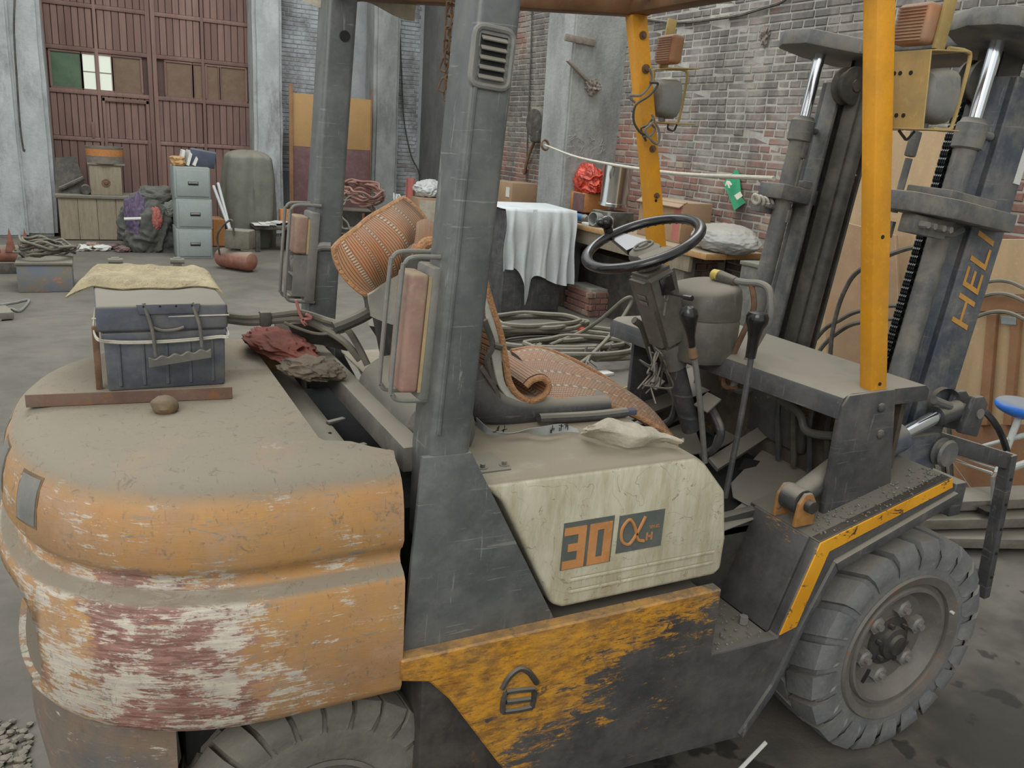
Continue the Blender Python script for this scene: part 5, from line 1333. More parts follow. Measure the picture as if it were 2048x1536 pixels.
# tarpaulin-covered machine
a = at(449, 470, y=10.1); b = at(566, 470, y=10.1); tz = at(505, 302, y=10.1).z
cxm = (a.x+b.x)/2; hw = (b.x-a.x)/2
def tarp(u, v):
    th = 2*math.pi*u; t = min(1, v/.30); k = math.sin(t*math.pi/2)**.8 if v < .30 else 1
    prof = k*(.80+.20*min(1, max(0, v-.1)/.35)-.10*max(0, v-.75)/.25)
    z = tz*(1-(.09*(1-math.cos(t*math.pi/2)))-(max(0, v-.30)/.70)*.915) if v >= .30 else tz*(1-.085*(1-math.cos(t*math.pi/2)))
    c, s_ = math.cos(th), math.sin(th); sq = (abs(c)**3+abs(s_)**3)**(-1/3)
    fold = (.045*math.sin(th*6+v*2.5)+.03*math.sin(th*11+1+v*6)+.05*mnoise.noise(V((c*2, s_*2, v*3))))*min(1, v*2)
    r_ = prof*sq*.93*(1+fold); tilt = -.10*(1-v)*hw if c > 0 else .04*(1-v)*hw
    return V((cxm+hw*r_*c+tilt, 10.45+.40*r_*s_, max(.002, z+.03*mnoise.noise(V((c*3, s_*3, 5)))*k*(v < .4))))
tpo = tag(MB().grid(tarp, 96, 30).build('covered_machine', M['tarp'], sharp=80), 'tall machine under a grey-green tarpaulin by the pier', 'tarpaulin')
# tubes leaning
for k, (q0, q1) in enumerate((((427, 372), (455, 448)), ((436, 366), (463, 470)))):
    a, b = at(*q0, y=10.0), at(*q1, y=9.6); b = a+(b-a)*((a.z-.015)/max(.1, a.z-b.z))
    tag(MB().tube([a, b], .02, 10, False).build('lamp_tube', M['tube']), ('left', 'right')[k]+' white fluorescent tube leaning by the drawer stack', 'tube', 'fluorescent tubes')
    
# compressor
cp_ = at(482, 546, z=0); Yk = cp_.y+.1
cpt = thing('air_compressor', 'small air compressor with a red tank and boxy grey motor on the floor', 'compressor', (cp_.x, Yk, 0))
za = at(482, 522, y=Yk).z
MB().lathe([(0, -.27), (.06, -.265), (.10, -.24), (.115, -.20), (.115, .20), (.10, .24), (.06, .265), (0, .27)], (cp_.x-.02, Yk+.12, za), (.62, -.78, 0), 24).build('tank', M['compred'], cpt)
mz = at(482, 480, y=Yk).z
MB().box((cp_.x+.03, Yk+.1, mz), (.30, .22, .22), rotm(0, 0, R(-30)), .02).build('motor', M['hose'], cpt)
MB().cyl((cp_.x-.02, Yk+.12, za+.09), (cp_.x, Yk+.1, mz), .05, n=10).build('motor_mount', M['rubberhose'], cpt)
for dx in (-.13, .12): MB().cyl((cp_.x+dx, Yk+.12-dx*.9, 0), (cp_.x+dx, Yk+.12-dx*.9, .09), .03, n=10).build('foot', M['rubberhose'], cpt)
MB().tube([(cp_.x-.2, Yk+.15, za+.05), (cp_.x-.22, Yk+.1, za+.3), at(462, 440, y=Yk), at(468, 470, y=Yk)], .012, 8).build('handle', M['rubberhose'], cpt)
# low stool with papers
Ys = 9.7; x0, x1, _, z1 = front_box(510, 452, 566, 520, Ys, 0)
stl = thing('low_stool', 'low grey wooden stool with loose papers beside the tarpaulin', 'stool', ((x0+x1)/2, Ys+.2, 0))
MB().box2((x0, Ys, z1-.06), (x1+.2, Ys+.4, z1), .02).build('seat', M['rubberhose'], stl)
for x in (x0+.05, x1+.12):
    for y in (Ys+.05, Ys+.35): MB().box2((x-.03, y-.03, 0), (x+.03, y+.03, z1-.05), .006).build('leg', M['rubberhose'], stl)
rr = random.Random(21)
for k in range(4):
    tag(MB().box((x0+.10+.09*k, Ys+.12+rr.uniform(-.05, .1), z1+.006+.011*k), (.2, .26, .008), rotm(R(rr.uniform(-2, 2)), R(rr.uniform(-2, 2)), R(rr.uniform(-50, 50))), .002, 1).build('newspaper', M['paper']), ('lowest', 'second lowest', 'second highest', 'topmost')[k]+' sheet in the pile of newspapers on the low stool', 'newspaper', 'newspapers on the stool')
tag(MB().box2((x1+.02, Ys+.25, z1+.001), (x1+.14, Ys+.4, z1+.20), .01).build('orange_tin', M['orangewood']), 'orange tin at the right end of the stool', 'tin')
# ochre and maroon boards between the piers
Yb = 11.3
def board(pxr, mat, name, label, dy=0):
    x0, x1, z0, z1 = front_box(*pxr, Yb+dy, None)
    return tag(MB().box2((x0, Yb+dy, max(0, z0)), (x1, Yb+dy+.03, z1), .004).build(name, mat), label, 'board')
board((584, 200, 745, 292), M['ochre'], 'ochre_board', 'ochre display board between the piers', 0)
board((586, 292, 742, 470), M['maroon'], 'maroon_board', 'maroon board below the ochre board', .005)
for k, q in enumerate(((580, 168, 586, 470), (738, 178, 745, 470))):
    board(q, M['plywoodbrown'], 'wooden_upright', ('left', 'right')[k]+' thin wooden upright of the ochre board frame', -.04)
# sacks, drums and coils of hose
def coil(name, label, cpx, Y, R0, n, r, mat, tilt, seed, jit=.1, z0=None, asp=1):
    c = at(*cpx, y=Y); rr = random.Random(seed)
    if z0 is not None: c.z = z0
    pts = []
    for i in range(n*14):
        a = 2*math.pi*i/14; k = R0*(1+rr.uniform(-jit, jit)); pts.append(c+tilt @ V((k*math.cos(a), k*asp*math.sin(a), rr.uniform(-.5, 1)*r*3+r*2*(i/14)/1.5)))
    return tag(MB().tube(pts, r, 7, True, False, 3).build(name, mat), label, 'hose')
dm = at(722, 470, y=9.2); 
dr = thing('steel_drum', 'dark rusty drum carrying coils of red hose behind the far guard leg', 'drum', (dm.x, 9.4, 0))
MB().lathe([(0, 0), (.28, 0), (.29, .02), (.28, .3), (.295, .32), (.28, .34), (.28, .62), (.29, .64), (0, .64)], (dm.x, 9.4, 0), (0, 0, 1), 28).build('drum_shell', M['darkgrime'], dr)
MB().cyl((dm.x, 9.1, 0), (dm.x, 9.1, .62), .02, n=10).build('red_pipe', M['compred'], dr)
coil('hose_coil', 'thick tangled coil of red hose on top of the rusty drum', (722, 395), 9.25, .27, 7, .016, M['hosered'], rotm(R(20), 0, 0), 3, .16)
coil('hose_coil', 'loose grey hose loops hanging in front of the rusty drum', (712, 430), 9.0, .26, 4, .013, M['hose'], rotm(R(65), R(10), 0), 4, .22)
_c = at(806, 400, y=9.5); _rr = random.Random(12); _p = [V((_c.x+.22*math.cos(i*1.9)*_rr.uniform(.4, 1), 9.5+.2*math.sin(i*2.3)*_rr.uniform(.3, 1), max(.03, _c.z*(.35+.75*abs(math.sin(i*1.37)))))) for i in range(46)]
tag(MB().tube(_p, .014, 6, True, False, 5).build('wire_tangle', M['whitebag']), 'tangled heap of pale wire beside the cardboard carton', 'wire')
x0, x1, _, z1 = front_box(834, 398, 900, 470, 9.0, 0)
ct = thing('cardboard_carton', 'tan cardboard carton behind the head part of the bead mat', 'carton', ((x0+x1)/2, 9.2, 0))
MB().box2((x0, 9.0, 0), (x1, 9.4, z1), .006).build('carton_body', M['cardboard'], ct); MB().box2((x0+.02, 8.994, .2), (x1-.02, 9.0, z1-.03)).build('carton_tape', M['tancloth'], ct)
tag(MB().blob(((x0+x1)/2, 9.2, z1+.11), (.22, .18, .13), .12, 1.6, 14, 5, z1+.002, None, .25).build('white_plastic_bag', M['whitebag'], sharp=70), 'white plastic bag lying on the tan carton', 'bag')
p = at(818, 385, y=9.35); tag(MB().grid(lambda u, v: V((p.x-.06+.12*u, 9.32+.02*math.sin(u*6), p.z+.2-.45*v)), 6, 8, .01).build('orange_cloth', M['cardred']), 'faded orange cloth strip hanging beside the carton', 'cloth')
MB
# floor left: painted case with cables, rusty cutter, bits
fc = at(90, 585, z=0); Yq = fc.y; x0, x1, _, z1 = front_box(37, 525, 143, 585, Yq, 0)
pc_ = thing('painted_case', 'low grey case with flaked blue and red paint on the floor at left', 'case', ((x0+x1)/2, Yq+.25, 0))
def case_mat():
    nt = NT('flaked_case'); n = nt.noise(nt.pos((2, 2, 3)), 2.2, 5, .7); c = nt.mix(nt.ramp(n, .45, .6), S(118, 114, 104), S(104, 112, 124)); n2 = nt.noise(nt.pos((2, 2, 4), off=(3, 3, 3)), 2.6, 6, .75)
    c = nt.mix(nt.ramp(n2, .58, .64), c, S(168, 112, 88)); return nt.done(c, .8)
M['case'] = case_mat()
MB().box2((x0, Yq, 0), (x1, Yq+.5, z1-.03), .012).build('case_body', M['case'], pc_); MB().box2((x0-.01, Yq-.01, z1-.03), (x1+.01, Yq+.51, z1), .01).build('case_lid', M['hose'], pc_)
for k in range(4):
    coil('cable_coil', ('lowest', 'second', 'third', 'topmost')[k]+' grey cable coil of the pile on the painted case', (95, 510), Yq+.25, .24+.03*(k % 2), 2, .012, M['hose'] if k % 2 else M['rubberhose'], rotm(R(6*k-8), R(4*k-6), R(20*k)), 30+k, .12, z1+.03+.035*k, .8)
    bpy.data.objects  # keep order
p = at(22, 492, y=8.2); ru = thing('tine_rotor', 'rusty red rotor with angled blades at the far left edge', 'rotor', (p.x, 8.2, 0))
MB().cyl((p.x-.5, 8.2, p.z-.08), (p.x+.2, 8.2, p.z-.08), .09, n=16).build('rotor_shaft', M['compred'], ru)
for k in range(5): MB().prism([(0, -.12), (.10, -.12), (.05, .13)], 'y', -.02, .02, .004).build('blade', M['compred'], ru).location = (p.x-.42+.14*k, 8.12, p.z+.03)
MB().box2((p.x-.5, 8.1, 0), (p.x+.2, 8.3, p.z-.16), .01).build('rotor_base', M['rubberhose'], ru)
p = at(8, 632, z=.02); tag(MB().box((p.x-.2, p.y, .04), (.5, .3, .06), rotm(0, 0, R(14)), .006).build('floor_board', M['woodgrey']), 'short grey board lying on the floor at the far left', 'board')
tag(MB().tube([at(*q, z=.012) for q in ((0, 610), (30, 605), (58, 600), (40, 622), (20, 618), (0, 640))], .012, 6).build('green_hose', M['cloth_grey']), 'thin greenish hose on the floor at the far left', 'hose')
rr = random.Random(31)
for k, q in enumerate(((165, 497), (182, 492), (205, 497), (228, 494), (245, 499))):
    p = at(*q, z=.03); tag(MB().blob((p.x, p.y, .035), (.09, .07, .04), .5, 2, 40+k, 3, .001).build('scrap_piece', (M['paper'], M['compred'], M['paper'], M['maroon'], M['maroon'])[k]), ('leftmost white', 'reddish', 'round white', 'maroon', 'rightmost maroon')[k]+' scrap lying on the floor behind the battery', 'scrap')
# loose dark cable on the left pier
tag(MB().tube([at(*q, y=10.97) for q in ((30, -20), (28, 60), (33, 150), (40, 250), (47, 300), (49, 298))], .012, 6).build('hanging_cable', M['rubberhose']), 'thin dark cable hanging down the left whitewashed pier', 'cable')
tag(MB().tube([at(*q, y=11.9) for q in ((796, -10), (800, 70), (803, 140), (808, 240), (822, 310), (836, 340), (846, 380), (850, 400))], .012, 6).build('drop_cable', M['rubberhose']), 'dark cable running down the back wall beside the concrete pier', 'cable')
# ================================================================== RIGHT SIDE OF THE HALL
# pier fittings
yf = PY-.02
a, b = at(1130, 78, y=yf), at(1190, 82, y=yf)
tag(MB().box((a+b)/2, ((b-a).length, .03, .07), rotm(0, R(3), 0), .006).build('pier_bracket', M['ironfaded']), 'flat rusty iron strap fixed across the upper concrete pier', 'bracket')
a, b = at(1135, 120, y=yf), at(1185, 172, y=yf); d = b-a
br_ = thing('tied_clamp', 'slanting reddish iron bar with a wire knot on the concrete pier', 'bracket', (a+b)/2)
MB().box((a+b)/2, (.05, .03, d.length), frame(d, (0, 1, 0)), .006).build('slanting_bar', M['ironfaded'], br_); MB().blob(b, (.07, .04, .06), .9, 3, 5, 4).build('wire_knot', M['ironfaded'], br_)
# fan-like housing beside the pier and its rod
p = at(1074, 245, x=XW-.1)
fn = thing('wall_fan', 'dark grey oval wall fan housing on the red brick beside the pier', 'fan', p)
MB().lathe([(0, -.05), (.14, -.045), (.18, -.02), (.185, .02), (.16, .05), (0, .06)], p, (-1, -.2, 0), 24).build('fan_housing', M['rubberhose'], fn); MB().box(p+V((0, -.02, -.17)), (.1, .2, .14), None, .03).build('fan_mount', M['rubberhose'], fn)
MB().tube([at(1070, 280, x=XW-.06), at(1058, 310, x=XW-.06), at(1048, 348, x=XW-.06)], .02, 8).build('fan_arm', M['hookrust'], fn)
tag(MB().tube([at(*q, x=XW-.03) for q in ((1065, -20), (1062, 100), (1058, 200), (1054, 300), (1052, 405))], .010, 6).build('wall_cable', M['rubberhose']), 'vertical dark cable on the red brick left of the concrete pier', 'cable')
x0 = at(1002, 400, x=2.85); c = at(1027, 388, x=2.8)
bx = thing('brown_carton', 'brown cardboard carton with a blue printed label beside the pier', 'carton', (2.8, c.y, .75))
MB().box((2.85, c.y, c.z), (.4, .5, .30), None, .006).build('carton_body', M['cardboard'], bx)
MB().box((2.646, c.y-.14, c.z+.03), (.004, .10, .12)).build('carton_label', M['paper'], bx)
tag(MB().box2((2.60, c.y-.4, 0), (3.05, c.y+.5, c.z-.151), .01).build('brick_plinth', M['mortar']), 'low rendered plinth under the brown carton by the wall', 'plinth')
# rope from hook to mast
hk = at(1090, 290, y=PY-.03)
rp = thing('tow_rope', 'pale rope stretched from an iron ring on the pier to the mast', 'rope', hk)
e_ = at(1548, 357, y=.38)
MB().tube([hk, hk.lerp(e_, .35)+V((0, 0, -.06)), hk.lerp(e_, .75)+V((0, 0, -.05)), e_], .009, 8).build('rope_line', M['rope'], rp)
MB().lathe([(.05+.012*math.cos(R(45*k)), .012*math.sin(R(45*k))) for k in range(8)], hk, (.3, -1, .2), 20, True).build('iron_ring', M['hookrust'], rp)
for k in range(5):
    p = at(1512+9*k, 398+3*k, y=.36); MB().lathe([(.016+.006*math.cos(R(60*j)), .006*math.sin(R(60*j))) for j in range(6)], p, (1, .1, .3), 12, True).build('rope_turn', M['rope'], rp)
# cable loop high on the brick wall
tag(MB().tube([at(*q, x=XW-.03) for q in ((1290, 38), (1315, 42), (1345, 45), (1380, 44), (1430, 38), (1480, 30), (1520, 18), (1560, 6), (1580, -8))], .014, 6).build('slack_cable', M['rubberhose']), 'slack dark cable looping along the upper brick wall', 'cable')
tag(MB().blob(at(1530, 72, x=XW-.02), (.03, .04, .06), .8, 2.5, 8, 4).build('wall_spike', M['ironfaded']), 'rusty iron spike stuck in the upper brick wall', 'spike')
# green exit sticker, peeling and bent
ex = thing('exit_sign', 'torn green exit sign with white arrow peeling off the brick wall', 'sign', at(1468, 390, x=XW-.04))
P_ = [at(1472, 338, x=XW-.03), at(1478, 346, x=XW-.03), at(1483, 395, x=XW-.035), at(1491, 405, x=XW-.05), at(1468, 421, x=XW-.09), at(1455, 385, x=XW-.06), at(1446, 365, x=XW-.06), at(1460, 352, x=XW-.04)]
bm = bmesh.new(); vv = [bm.verts.new(p) for p in P_]+[bm.verts.new(p+V((.004, 0, 0))) for p in P_]; bm.faces.new(vv[:8]); bm.faces.new(vv[8:][::-1])
for i in range(8): bm.faces.new((vv[i], vv[i+8], vv[(i+1) % 8+8], vv[(i+1) % 8]))
MB()._bm(bm).build('sign_sheet', M['green'], ex)
def flat_px(pix, x, mat, name, par):
    Q = [at(*p, x=x) for p in pix]; m = MB(); n = len(Q); m.add(Q+[q+V((.003, 0, 0)) for q in Q], [tuple(range(n)), tuple(range(2*n-1, n-1, -1))]+[(i, (i+1) % n, n+(i+1) % n, n+i) for i in range(n)]); return m.build(name, mat, par)
flat_px([(1453, 361), (1459, 362), (1464, 369), (1461, 371), (1458, 367), (1460, 376), (1457, 376), (1454, 367), (1452, 372), (1450, 371)], XW-.098, M['signwhite'], 'arrow', ex)
flat_px([(1468, 391), (1480, 383), (1485, 392), (1474, 400)], XW-.098, M['signwhite'], 'white_block', ex)
# workbench along the wall
ZB = .93; BXF = at(1412, 508, z=ZB).x; BY0 = at(1412, 508, z=ZB).y
bench = thing('workbench', 'long plank-topped workbench on brick piers along the right wall', 'workbench', ((BXF+XW)/2, 4.8, 0))
for k in range(3):
    w_ = (XW-.02-BXF)/3
    MB().box2((BXF+w_*k+.003, BY0+.02*k, ZB-.05), (BXF+w_*(k+1)-.003, PY-.02, ZB), .004).build('top_plank', M['benchwood'], bench)
MB().box2((BXF+.04, BY0+.25, ZB-.19), (BXF+.08, PY-.04, ZB-.055), .004).build('apron', M['wood'], bench)
for y in (BY0+.35, 5.75):
    MB().box2((BXF+.08, y, 0), (BXF+.20, y+.12, ZB-.05), .006).build('leg', M['woodgrey'], bench)
pr_ = MB().box2((BXF+.12, BY0+.5, 0), (XW-.04, BY0+.72, ZB-.055)).build('brick_support', M['mortar'], bench)
sb = None
for row in range(13):
    for k in range(4):
        p = V((BXF+.19+.125*k+(.06 if row % 2 else 0), BY0+.496, .035+row*PIT))
        if p.x > XW-.12: continue
        if sb is None: sb = MB().box((0, 0, 0), (.115, .03, .053), None, .004, 1).build('brick', M['brickR'], None); sb.location = p; attach(sb, pr_)
        else: inst(sb, p, pr_)
MB().box2((BXF+.3, BY0+.7, 0), (XW-.05, PY-.1, ZB-.3)).build('bench_shade_block', M['darkgrime'], bench)  # solid dark block added to stand for the shade under the bench top
# low brick kerb under the bench end, pale
kb = MB().box2((BXF+.1, 5.2, 0), (BXF+.55, 5.65, .29)).build('brick_support', M['mortar'], bench)
for row in range(4):
    for k in range(4):
        inst(sb, V((BXF+.15+.125*k-(.05 if row % 2 else 0), 5.192, .04+row*PIT)), kb)
        inst(sb, V((BXF+.094, 5.26+.125*k-(.05 if row % 2 else 0), .04+row*PIT)), kb, (0, 0, R(90)))
def on_bench(px_, x, dz=0): p = at(*px_, x=x); return V((x, p.y, ZB+dz))
# wooden box with the red bag
xq = BXF+.30; p = at(1165, 405, x=xq)
bxw = thing('tool_box', 'orange-brown wooden box on the bench under the red bag', 'box', (xq, p.y, ZB))
MB().box2((xq-.13, p.y-.24, ZB+.10), (xq+.18, p.y+.14, ZB+.30), .008).build('box_body', M['orangewood'], bxw); MB().box2((xq-.134, p.y-.24, ZB+.11), (xq-.13, p.y-.02, ZB+.29)).build('dark_front', M['maroon'], bxw)
MB().box2((xq-.02, p.y-.24, ZB), (xq+.18, p.y+.14, ZB+.10), .005).build('box_foot', M['rubberhose'], bxw)
tag(MB().blob((xq, p.y-.12, ZB+.41), (.14, .22, .16), .15, 1.6, 22, 6, ZB+.302, rotm(R(20), 0, 0), .4).build('red_bag', M['redbag'], sharp=60), 'crumpled red plastic bag on the wooden box', 'bag')
# polished steel bucket, tilted
p0 = at(1226, 412, x=xq); p1 = at(1238, 328, x=xq); d = p1-p0
bk = thing('steel_bucket', 'shiny stainless steel bucket leaning on the bench', 'bucket', p0)
hl = d.length; MB().lathe([(0, 0), (.135, 0), (.15, .006), (.15, .035), (.14, .04), (.15, hl*.97), (.158, hl), (.15, hl), (.138, .05), (0, .05)], p0, d, 40).build('bucket_shell', M['steelpot'], bk)
MB().tube([p0+d*.93+V((-.13, -.08, 0)), p0+d*.93+V((-.17, -.12, -.05)), p0+d*.9+V((-.15, -.1, -.1))], .008, 8).build('bucket_handle', M['nut'], bk)
MB().box2((xq-.16, p0.y-.16, ZB), (xq+.16, p0.y+.14, p0.z-.05), .01).build('bucket_stand', M['rubberhose'], bk)
# small things at the bench edge
p = at(1165, 432, x=BXF+.1); bt = thing('angle_grinder', 'blue electric hand grinder lying at the bench edge', 'power tool', (p.x, p.y, ZB))
MB().cyl((p.x, p.y+.17, ZB+.055), (p.x, p.y-.05, ZB+.055), .04, n=14).build('grinder_body', M['bluetool'], bt); MB().cyl((p.x, p.y+.17, ZB+.055), (p.x, p.y+.28, ZB+.05), .026, n=12).build('grinder_grip', M['blackplastic'], bt); MB().cyl((p.x, p.y-.05, ZB+.055), (p.x, p.y-.1, ZB+.055), .045, .03, n=14).build('gear_head', M['nut'], bt)
p = at(1194, 434, x=BXF+.1); tag(MB().lathe([(0, 0), (.05, .0), (.065, .01), (.068, .12), (.06, .12), (.055, .02), (0, .015)], (p.x+.05, p.y, ZB+.07), (-1, -.25, .1), 22).build('glass_jar', M['glass']), 'dusty glass jar lying on its side next to the blue grinder', 'jar')
p = at(1218, 438, x=BXF+.12); tag(MB().lathe([(0, 0), (.045, .0), (.05, .01), (.05, .1), (.02, .13), (.02, .17), (0, .17)], (p.x, p.y, ZB), (0, 0, 1), 18).build('plastic_bottle', M['glass']), 'small clear bottle standing behind the steering knob', 'bottle')
p = at(1174, 441, x=BXF+.05); tag(MB().box((p.x, p.y, ZB+.015), (.05, .1, .03), rotm(0, 0, .3), .006).build('white_box', M['paper']), 'tiny white packet at the bench edge below the grinder', 'packet')
# carton and sack
xq = BXF+.36; pa = at(1300, 470, x=xq); pb = at(1388, 470, x=xq); ztc = at(1350, 400, x=xq).z
ca = thing('grey_carton', 'dusty cardboard carton with red printing on the bench behind the steering wheel', 'carton', (xq, (pa.y+pb.y)/2, ZB))
MB().box2((xq-.16, pb.y+.0, ZB), (xq+.17, pa.y, ztc), .008).build('carton_body', M['cardboard'], ca)
MB().box2((xq-.1605, pb.y+.02, ZB+.02), (xq-.159, pb.y+.12, ztc-.02)).build('red_print', M['cardred'], ca)
MB().box((xq-.16, (pa.y+pb.y)/2, ztc-.02), (.1, pa.y-pb.y, .012), rotm(0, R(-30), 0), .003).build('carton_flap', M['cardboard'], ca)
p = at(1452, 465, x=BXF+.28)
tag(MB().blob((p.x, p.y, ZB+.11), (.21, .36, .125), .10, 1.3, 17, 6, ZB+.002, None, .08).build('grey_sack', M['greybag'], sharp=70), 'plump grey plastic sack lying at the near end of the bench', 'sack')
# steel cabinet below the bench end
pcb = at(1515, 640, z=0); zt_ = at(1500, 535, x=BXF+.1).z
pa = at(1478, 560, x=BXF+.15); pb = at(1560, 560, x=BXF+.15)
sc = thing('steel_cabinet', 'small dusty olive steel cabinet below the near end of the bench', 'cabinet', (BXF+.3, (pa.y+pb.y)/2, 0))
MB().box2((BXF+.15, pb.y, 0), (BXF+.55, pa.y, zt_), .008).build('cabinet_body', M['dustysteel'], sc); MB().box2((BXF+.14, pb.y, zt_), (BXF+.56, pa.y+.01, zt_+.03), .004).build('cabinet_top', M['tarp'], sc)
MB().box2((BXF+.143, pb.y+.03, .06), (BXF+.15, pa.y-.03, zt_-.12), .003).build('cabinet_door', M['dustysteel'], sc)
# box under a white sheet
Yw = 5.35; xa = at(1000, 600, y=Yw).x; xb = at(1126, 600, y=Yw).x; zw = at(1060, 420, y=Yw).z
kb_ = thing('black_locker', 'black steel locker half covered by a white sheet', 'locker', ((xa+xb)/2, Yw+.3, 0))
MB().box2((xa+.03, Yw+.03, 0), (xb-.03, Yw+.6, zw-.02), .01).build('locker_body', M['black'], kb_); MB().box2((xa+.05, Yw+.022, .05), (xb-.05, Yw+.03, zw*.55), .004).build('locker_door', M['black'], kb_)
def sheet_pt(u, v):
    # u across, v from the back edge of the top over the front edge down the front
    x = xa-.02+(xb-xa+.06)*u; L = .62+.92*zw
    bot = .30+.32*(abs(u-.33) > .12)*1.0
    tail = math.exp(-((u-.34)/.075)**2)
    hang = zw*(.60+.34*tail-.07*math.sin(u*5+.6)+.10*max(0, u-.6))
    if v < .3: t = v/.3; return V((x, Yw+.6-.6*t, zw+.012*math.sin(u*9)*t+.02*(1-t)))
    t = (v-.3)/.7; drop = hang*t
    fold = (.035+.05*t)*math.sin(u*34+2*math.sin(u*7))*(.25+.75*t)+.02*math.sin(u*61)*t
    side = 0
    return V((x+(.34-u)*.42*tail*t*(xb-xa)*.3+.01*math.sin(t*7+u*20), Yw-.035-.035*math.sin(min(1, t*3)*1.57)+fold*.55, zw+.004-drop))
tag(MB().grid(sheet_pt, 90, 40, .004).build('white_sheet', M['whitecloth'], sharp=80), 'white cloth sheet draped over the black locker with one long tail', 'sheet')
# hoses and bits on the floor behind the seat
for k, (px_, R0, n, sd) in enumerate((((1130, 690), .62, 4, 51), ((1170, 715), .50, 3, 52), ((1075, 672), .45, 3, 53))):
    c = at(*px_, z=.03); rr = random.Random(sd); pts = []
    for i in range(n*12):
        a = 2*math.pi*i/12; q = R0*(1+rr.uniform(-.16, .16)); pts.append(V((c.x+q*math.cos(a), c.y+q*.62*math.sin(a), .03+.022*(i/12)+.05*k+rr.uniform(-.008, .008))))
    tag(MB().tube(pts, .022, 7, True, False, 3).build('floor_hose', M['hose']), ('widest', 'middle', 'farthest')[k]+' coil of thick grey hose on the floor behind the seat', 'hose', 'floor hoses')
tag(MB().tube([at(*p, z=.10+.25*k_) for p, k_ in (((1140, 740), 0), (1180, 710) and ((1180, 712), .15), ((1225, 665), .7), ((1262, 605), 1.6), ((1250, 598), 1.7), ((1200, 640), .8), ((1160, 665), .2), ((1100, 690), 0))], .016, 8).build('bent_rod', M['hose']), 'long pale rod bent in a loop rising from the hoses', 'rod')
p = at(1160, 662, z=.14); tag(MB().cyl(p, p+V((.06, .05, .0)), .024, n=10).build('red_ferrule', M['redbag']), 'small red ferrule on the pale bent rod', 'ferrule')
rr = random.Random(77)
for k in range(9):
    p = at(1165+rr.uniform(0, 62), 700+rr.uniform(0, 40), z=.08); tag(MB().cyl(p, p+V((rr.uniform(-.05, .05), rr.uniform(-.05, .05), rr.uniform(.03, .09))), .012, n=6).build('loose_bolt', M['nut']), 'loose steel bolt in the pile beside the floor hoses', 'bolt', 'loose bolts by the hoses')
p = at(1205, 745, z=.02); tag(MB().box((p.x, p.y, .012), (.16, .1, .022), rotm(0, 0, R(10)), .003).build('white_tray', M['paper']), 'small white plastic tray beside the loose bolts', 'tray')
# plywood sheets and crates beyond the mast
def sheet_x(x, pix, mat, name, label, th=.03, cat='board'):
    Q = [at(*p, x=x) for p in pix]; poly = [(q.y, max(0, q.z)) for q in Q]
    return tag(MB().prism(poly, 'x', x, x+th, .003, 1).build(name, mat), label, cat)
sheet_x(2.70, [(1585, 262), (1900, 262), (1905, 1010), (1600, 760)], M['plywood'], 'plywood_sheet', 'tall plywood sheet standing behind the mast chains')
sheet_x(2.45, [(1640, 432), (1790, 470), (1800, 950), (1655, 760)], M['cardboard'], 'tan_sheet', 'shorter tan panel leaning between the two mast rails')
crx = 2.2
crt = thing('plywood_crate', 'large plywood crate with brown battens at the right edge', 'crate', (crx, .4, 0))
def cr(pix, x0, x1, mat, name):
    Q = [at(*p, x=crx) for p in pix]; return MB().prism([(q.y, max(0, q.z)) for q in Q], 'x', crx+x0, crx+x1, .003, 1).build(name, mat, crt)
cr([(1930, 478), (2120, 478), (2120, 590), (1930, 590)], 0, .03, M['plywood'], 'upper_panel')
cr([(1930, 590), (2120, 592), (2120, 628), (1930, 622)], -.02, .03, M['plywoodbrown'], 'batten')
cr([(1920, 626), (2120, 630), (2120, 850), (1905, 850)], 0, .03, M['plywood'], 'lower_panel')
for pa, pb in ((1980, 2000), (2030, 2048)):
    cr([(pa, 628), (pb, 628), (pb-18, 850), (pa-18, 850)], -.03, .0, M['plywoodbrown'], 'batten')
cr([(2010, 632), (2040, 634), (2040, 650), (2010, 648)], -.035, -.03, M['cabinet'], 'corner_plate')
cr([(1900, 850), (2140, 850), (2140, 1000), (1890, 1000)], .0, .6, M['plywoodbrown'], 'crate_base')
for k, ys_ in enumerate((560, 586, 622)):
    tag(MB().tube([at(*p, x=crx-.06-.02*k) for p in ((1945, ys_+14), (1985, ys_+2), (2020, ys_+4), (2060, ys_+22))], .010, 6).build('strapping', M['hose']), ('upper', 'middle', 'lower')[k]+' pale cable strung across the front of the plywood crate', 'cable', 'cables on the crate')
for k, pp in enumerate(([(1560, 905), (1600, 740), (1640, 668), (1680, 640), (1720, 622), (1800, 612), (1850, 640), (1890, 960)], [(1580, 930), (1615, 760), (1640, 700), (1680, 662), (1720, 645), (1800, 640), (1840, 680), (1870, 985)], [(1655, 950), (1660, 720), (1670, 640), (1690, 580), (1720, 540), (1800, 502), (1850, 500), (1880, 560), (1905, 1010)])):
    tag(MB().tube([at(*p, x=2.3-.1*k) for p in pp], .014, 6).build('arched_cable', M['rubberhose']), ('upper', 'lower', 'tallest')[k]+' black cable arching between the mast rails', 'cable', 'arched cables')
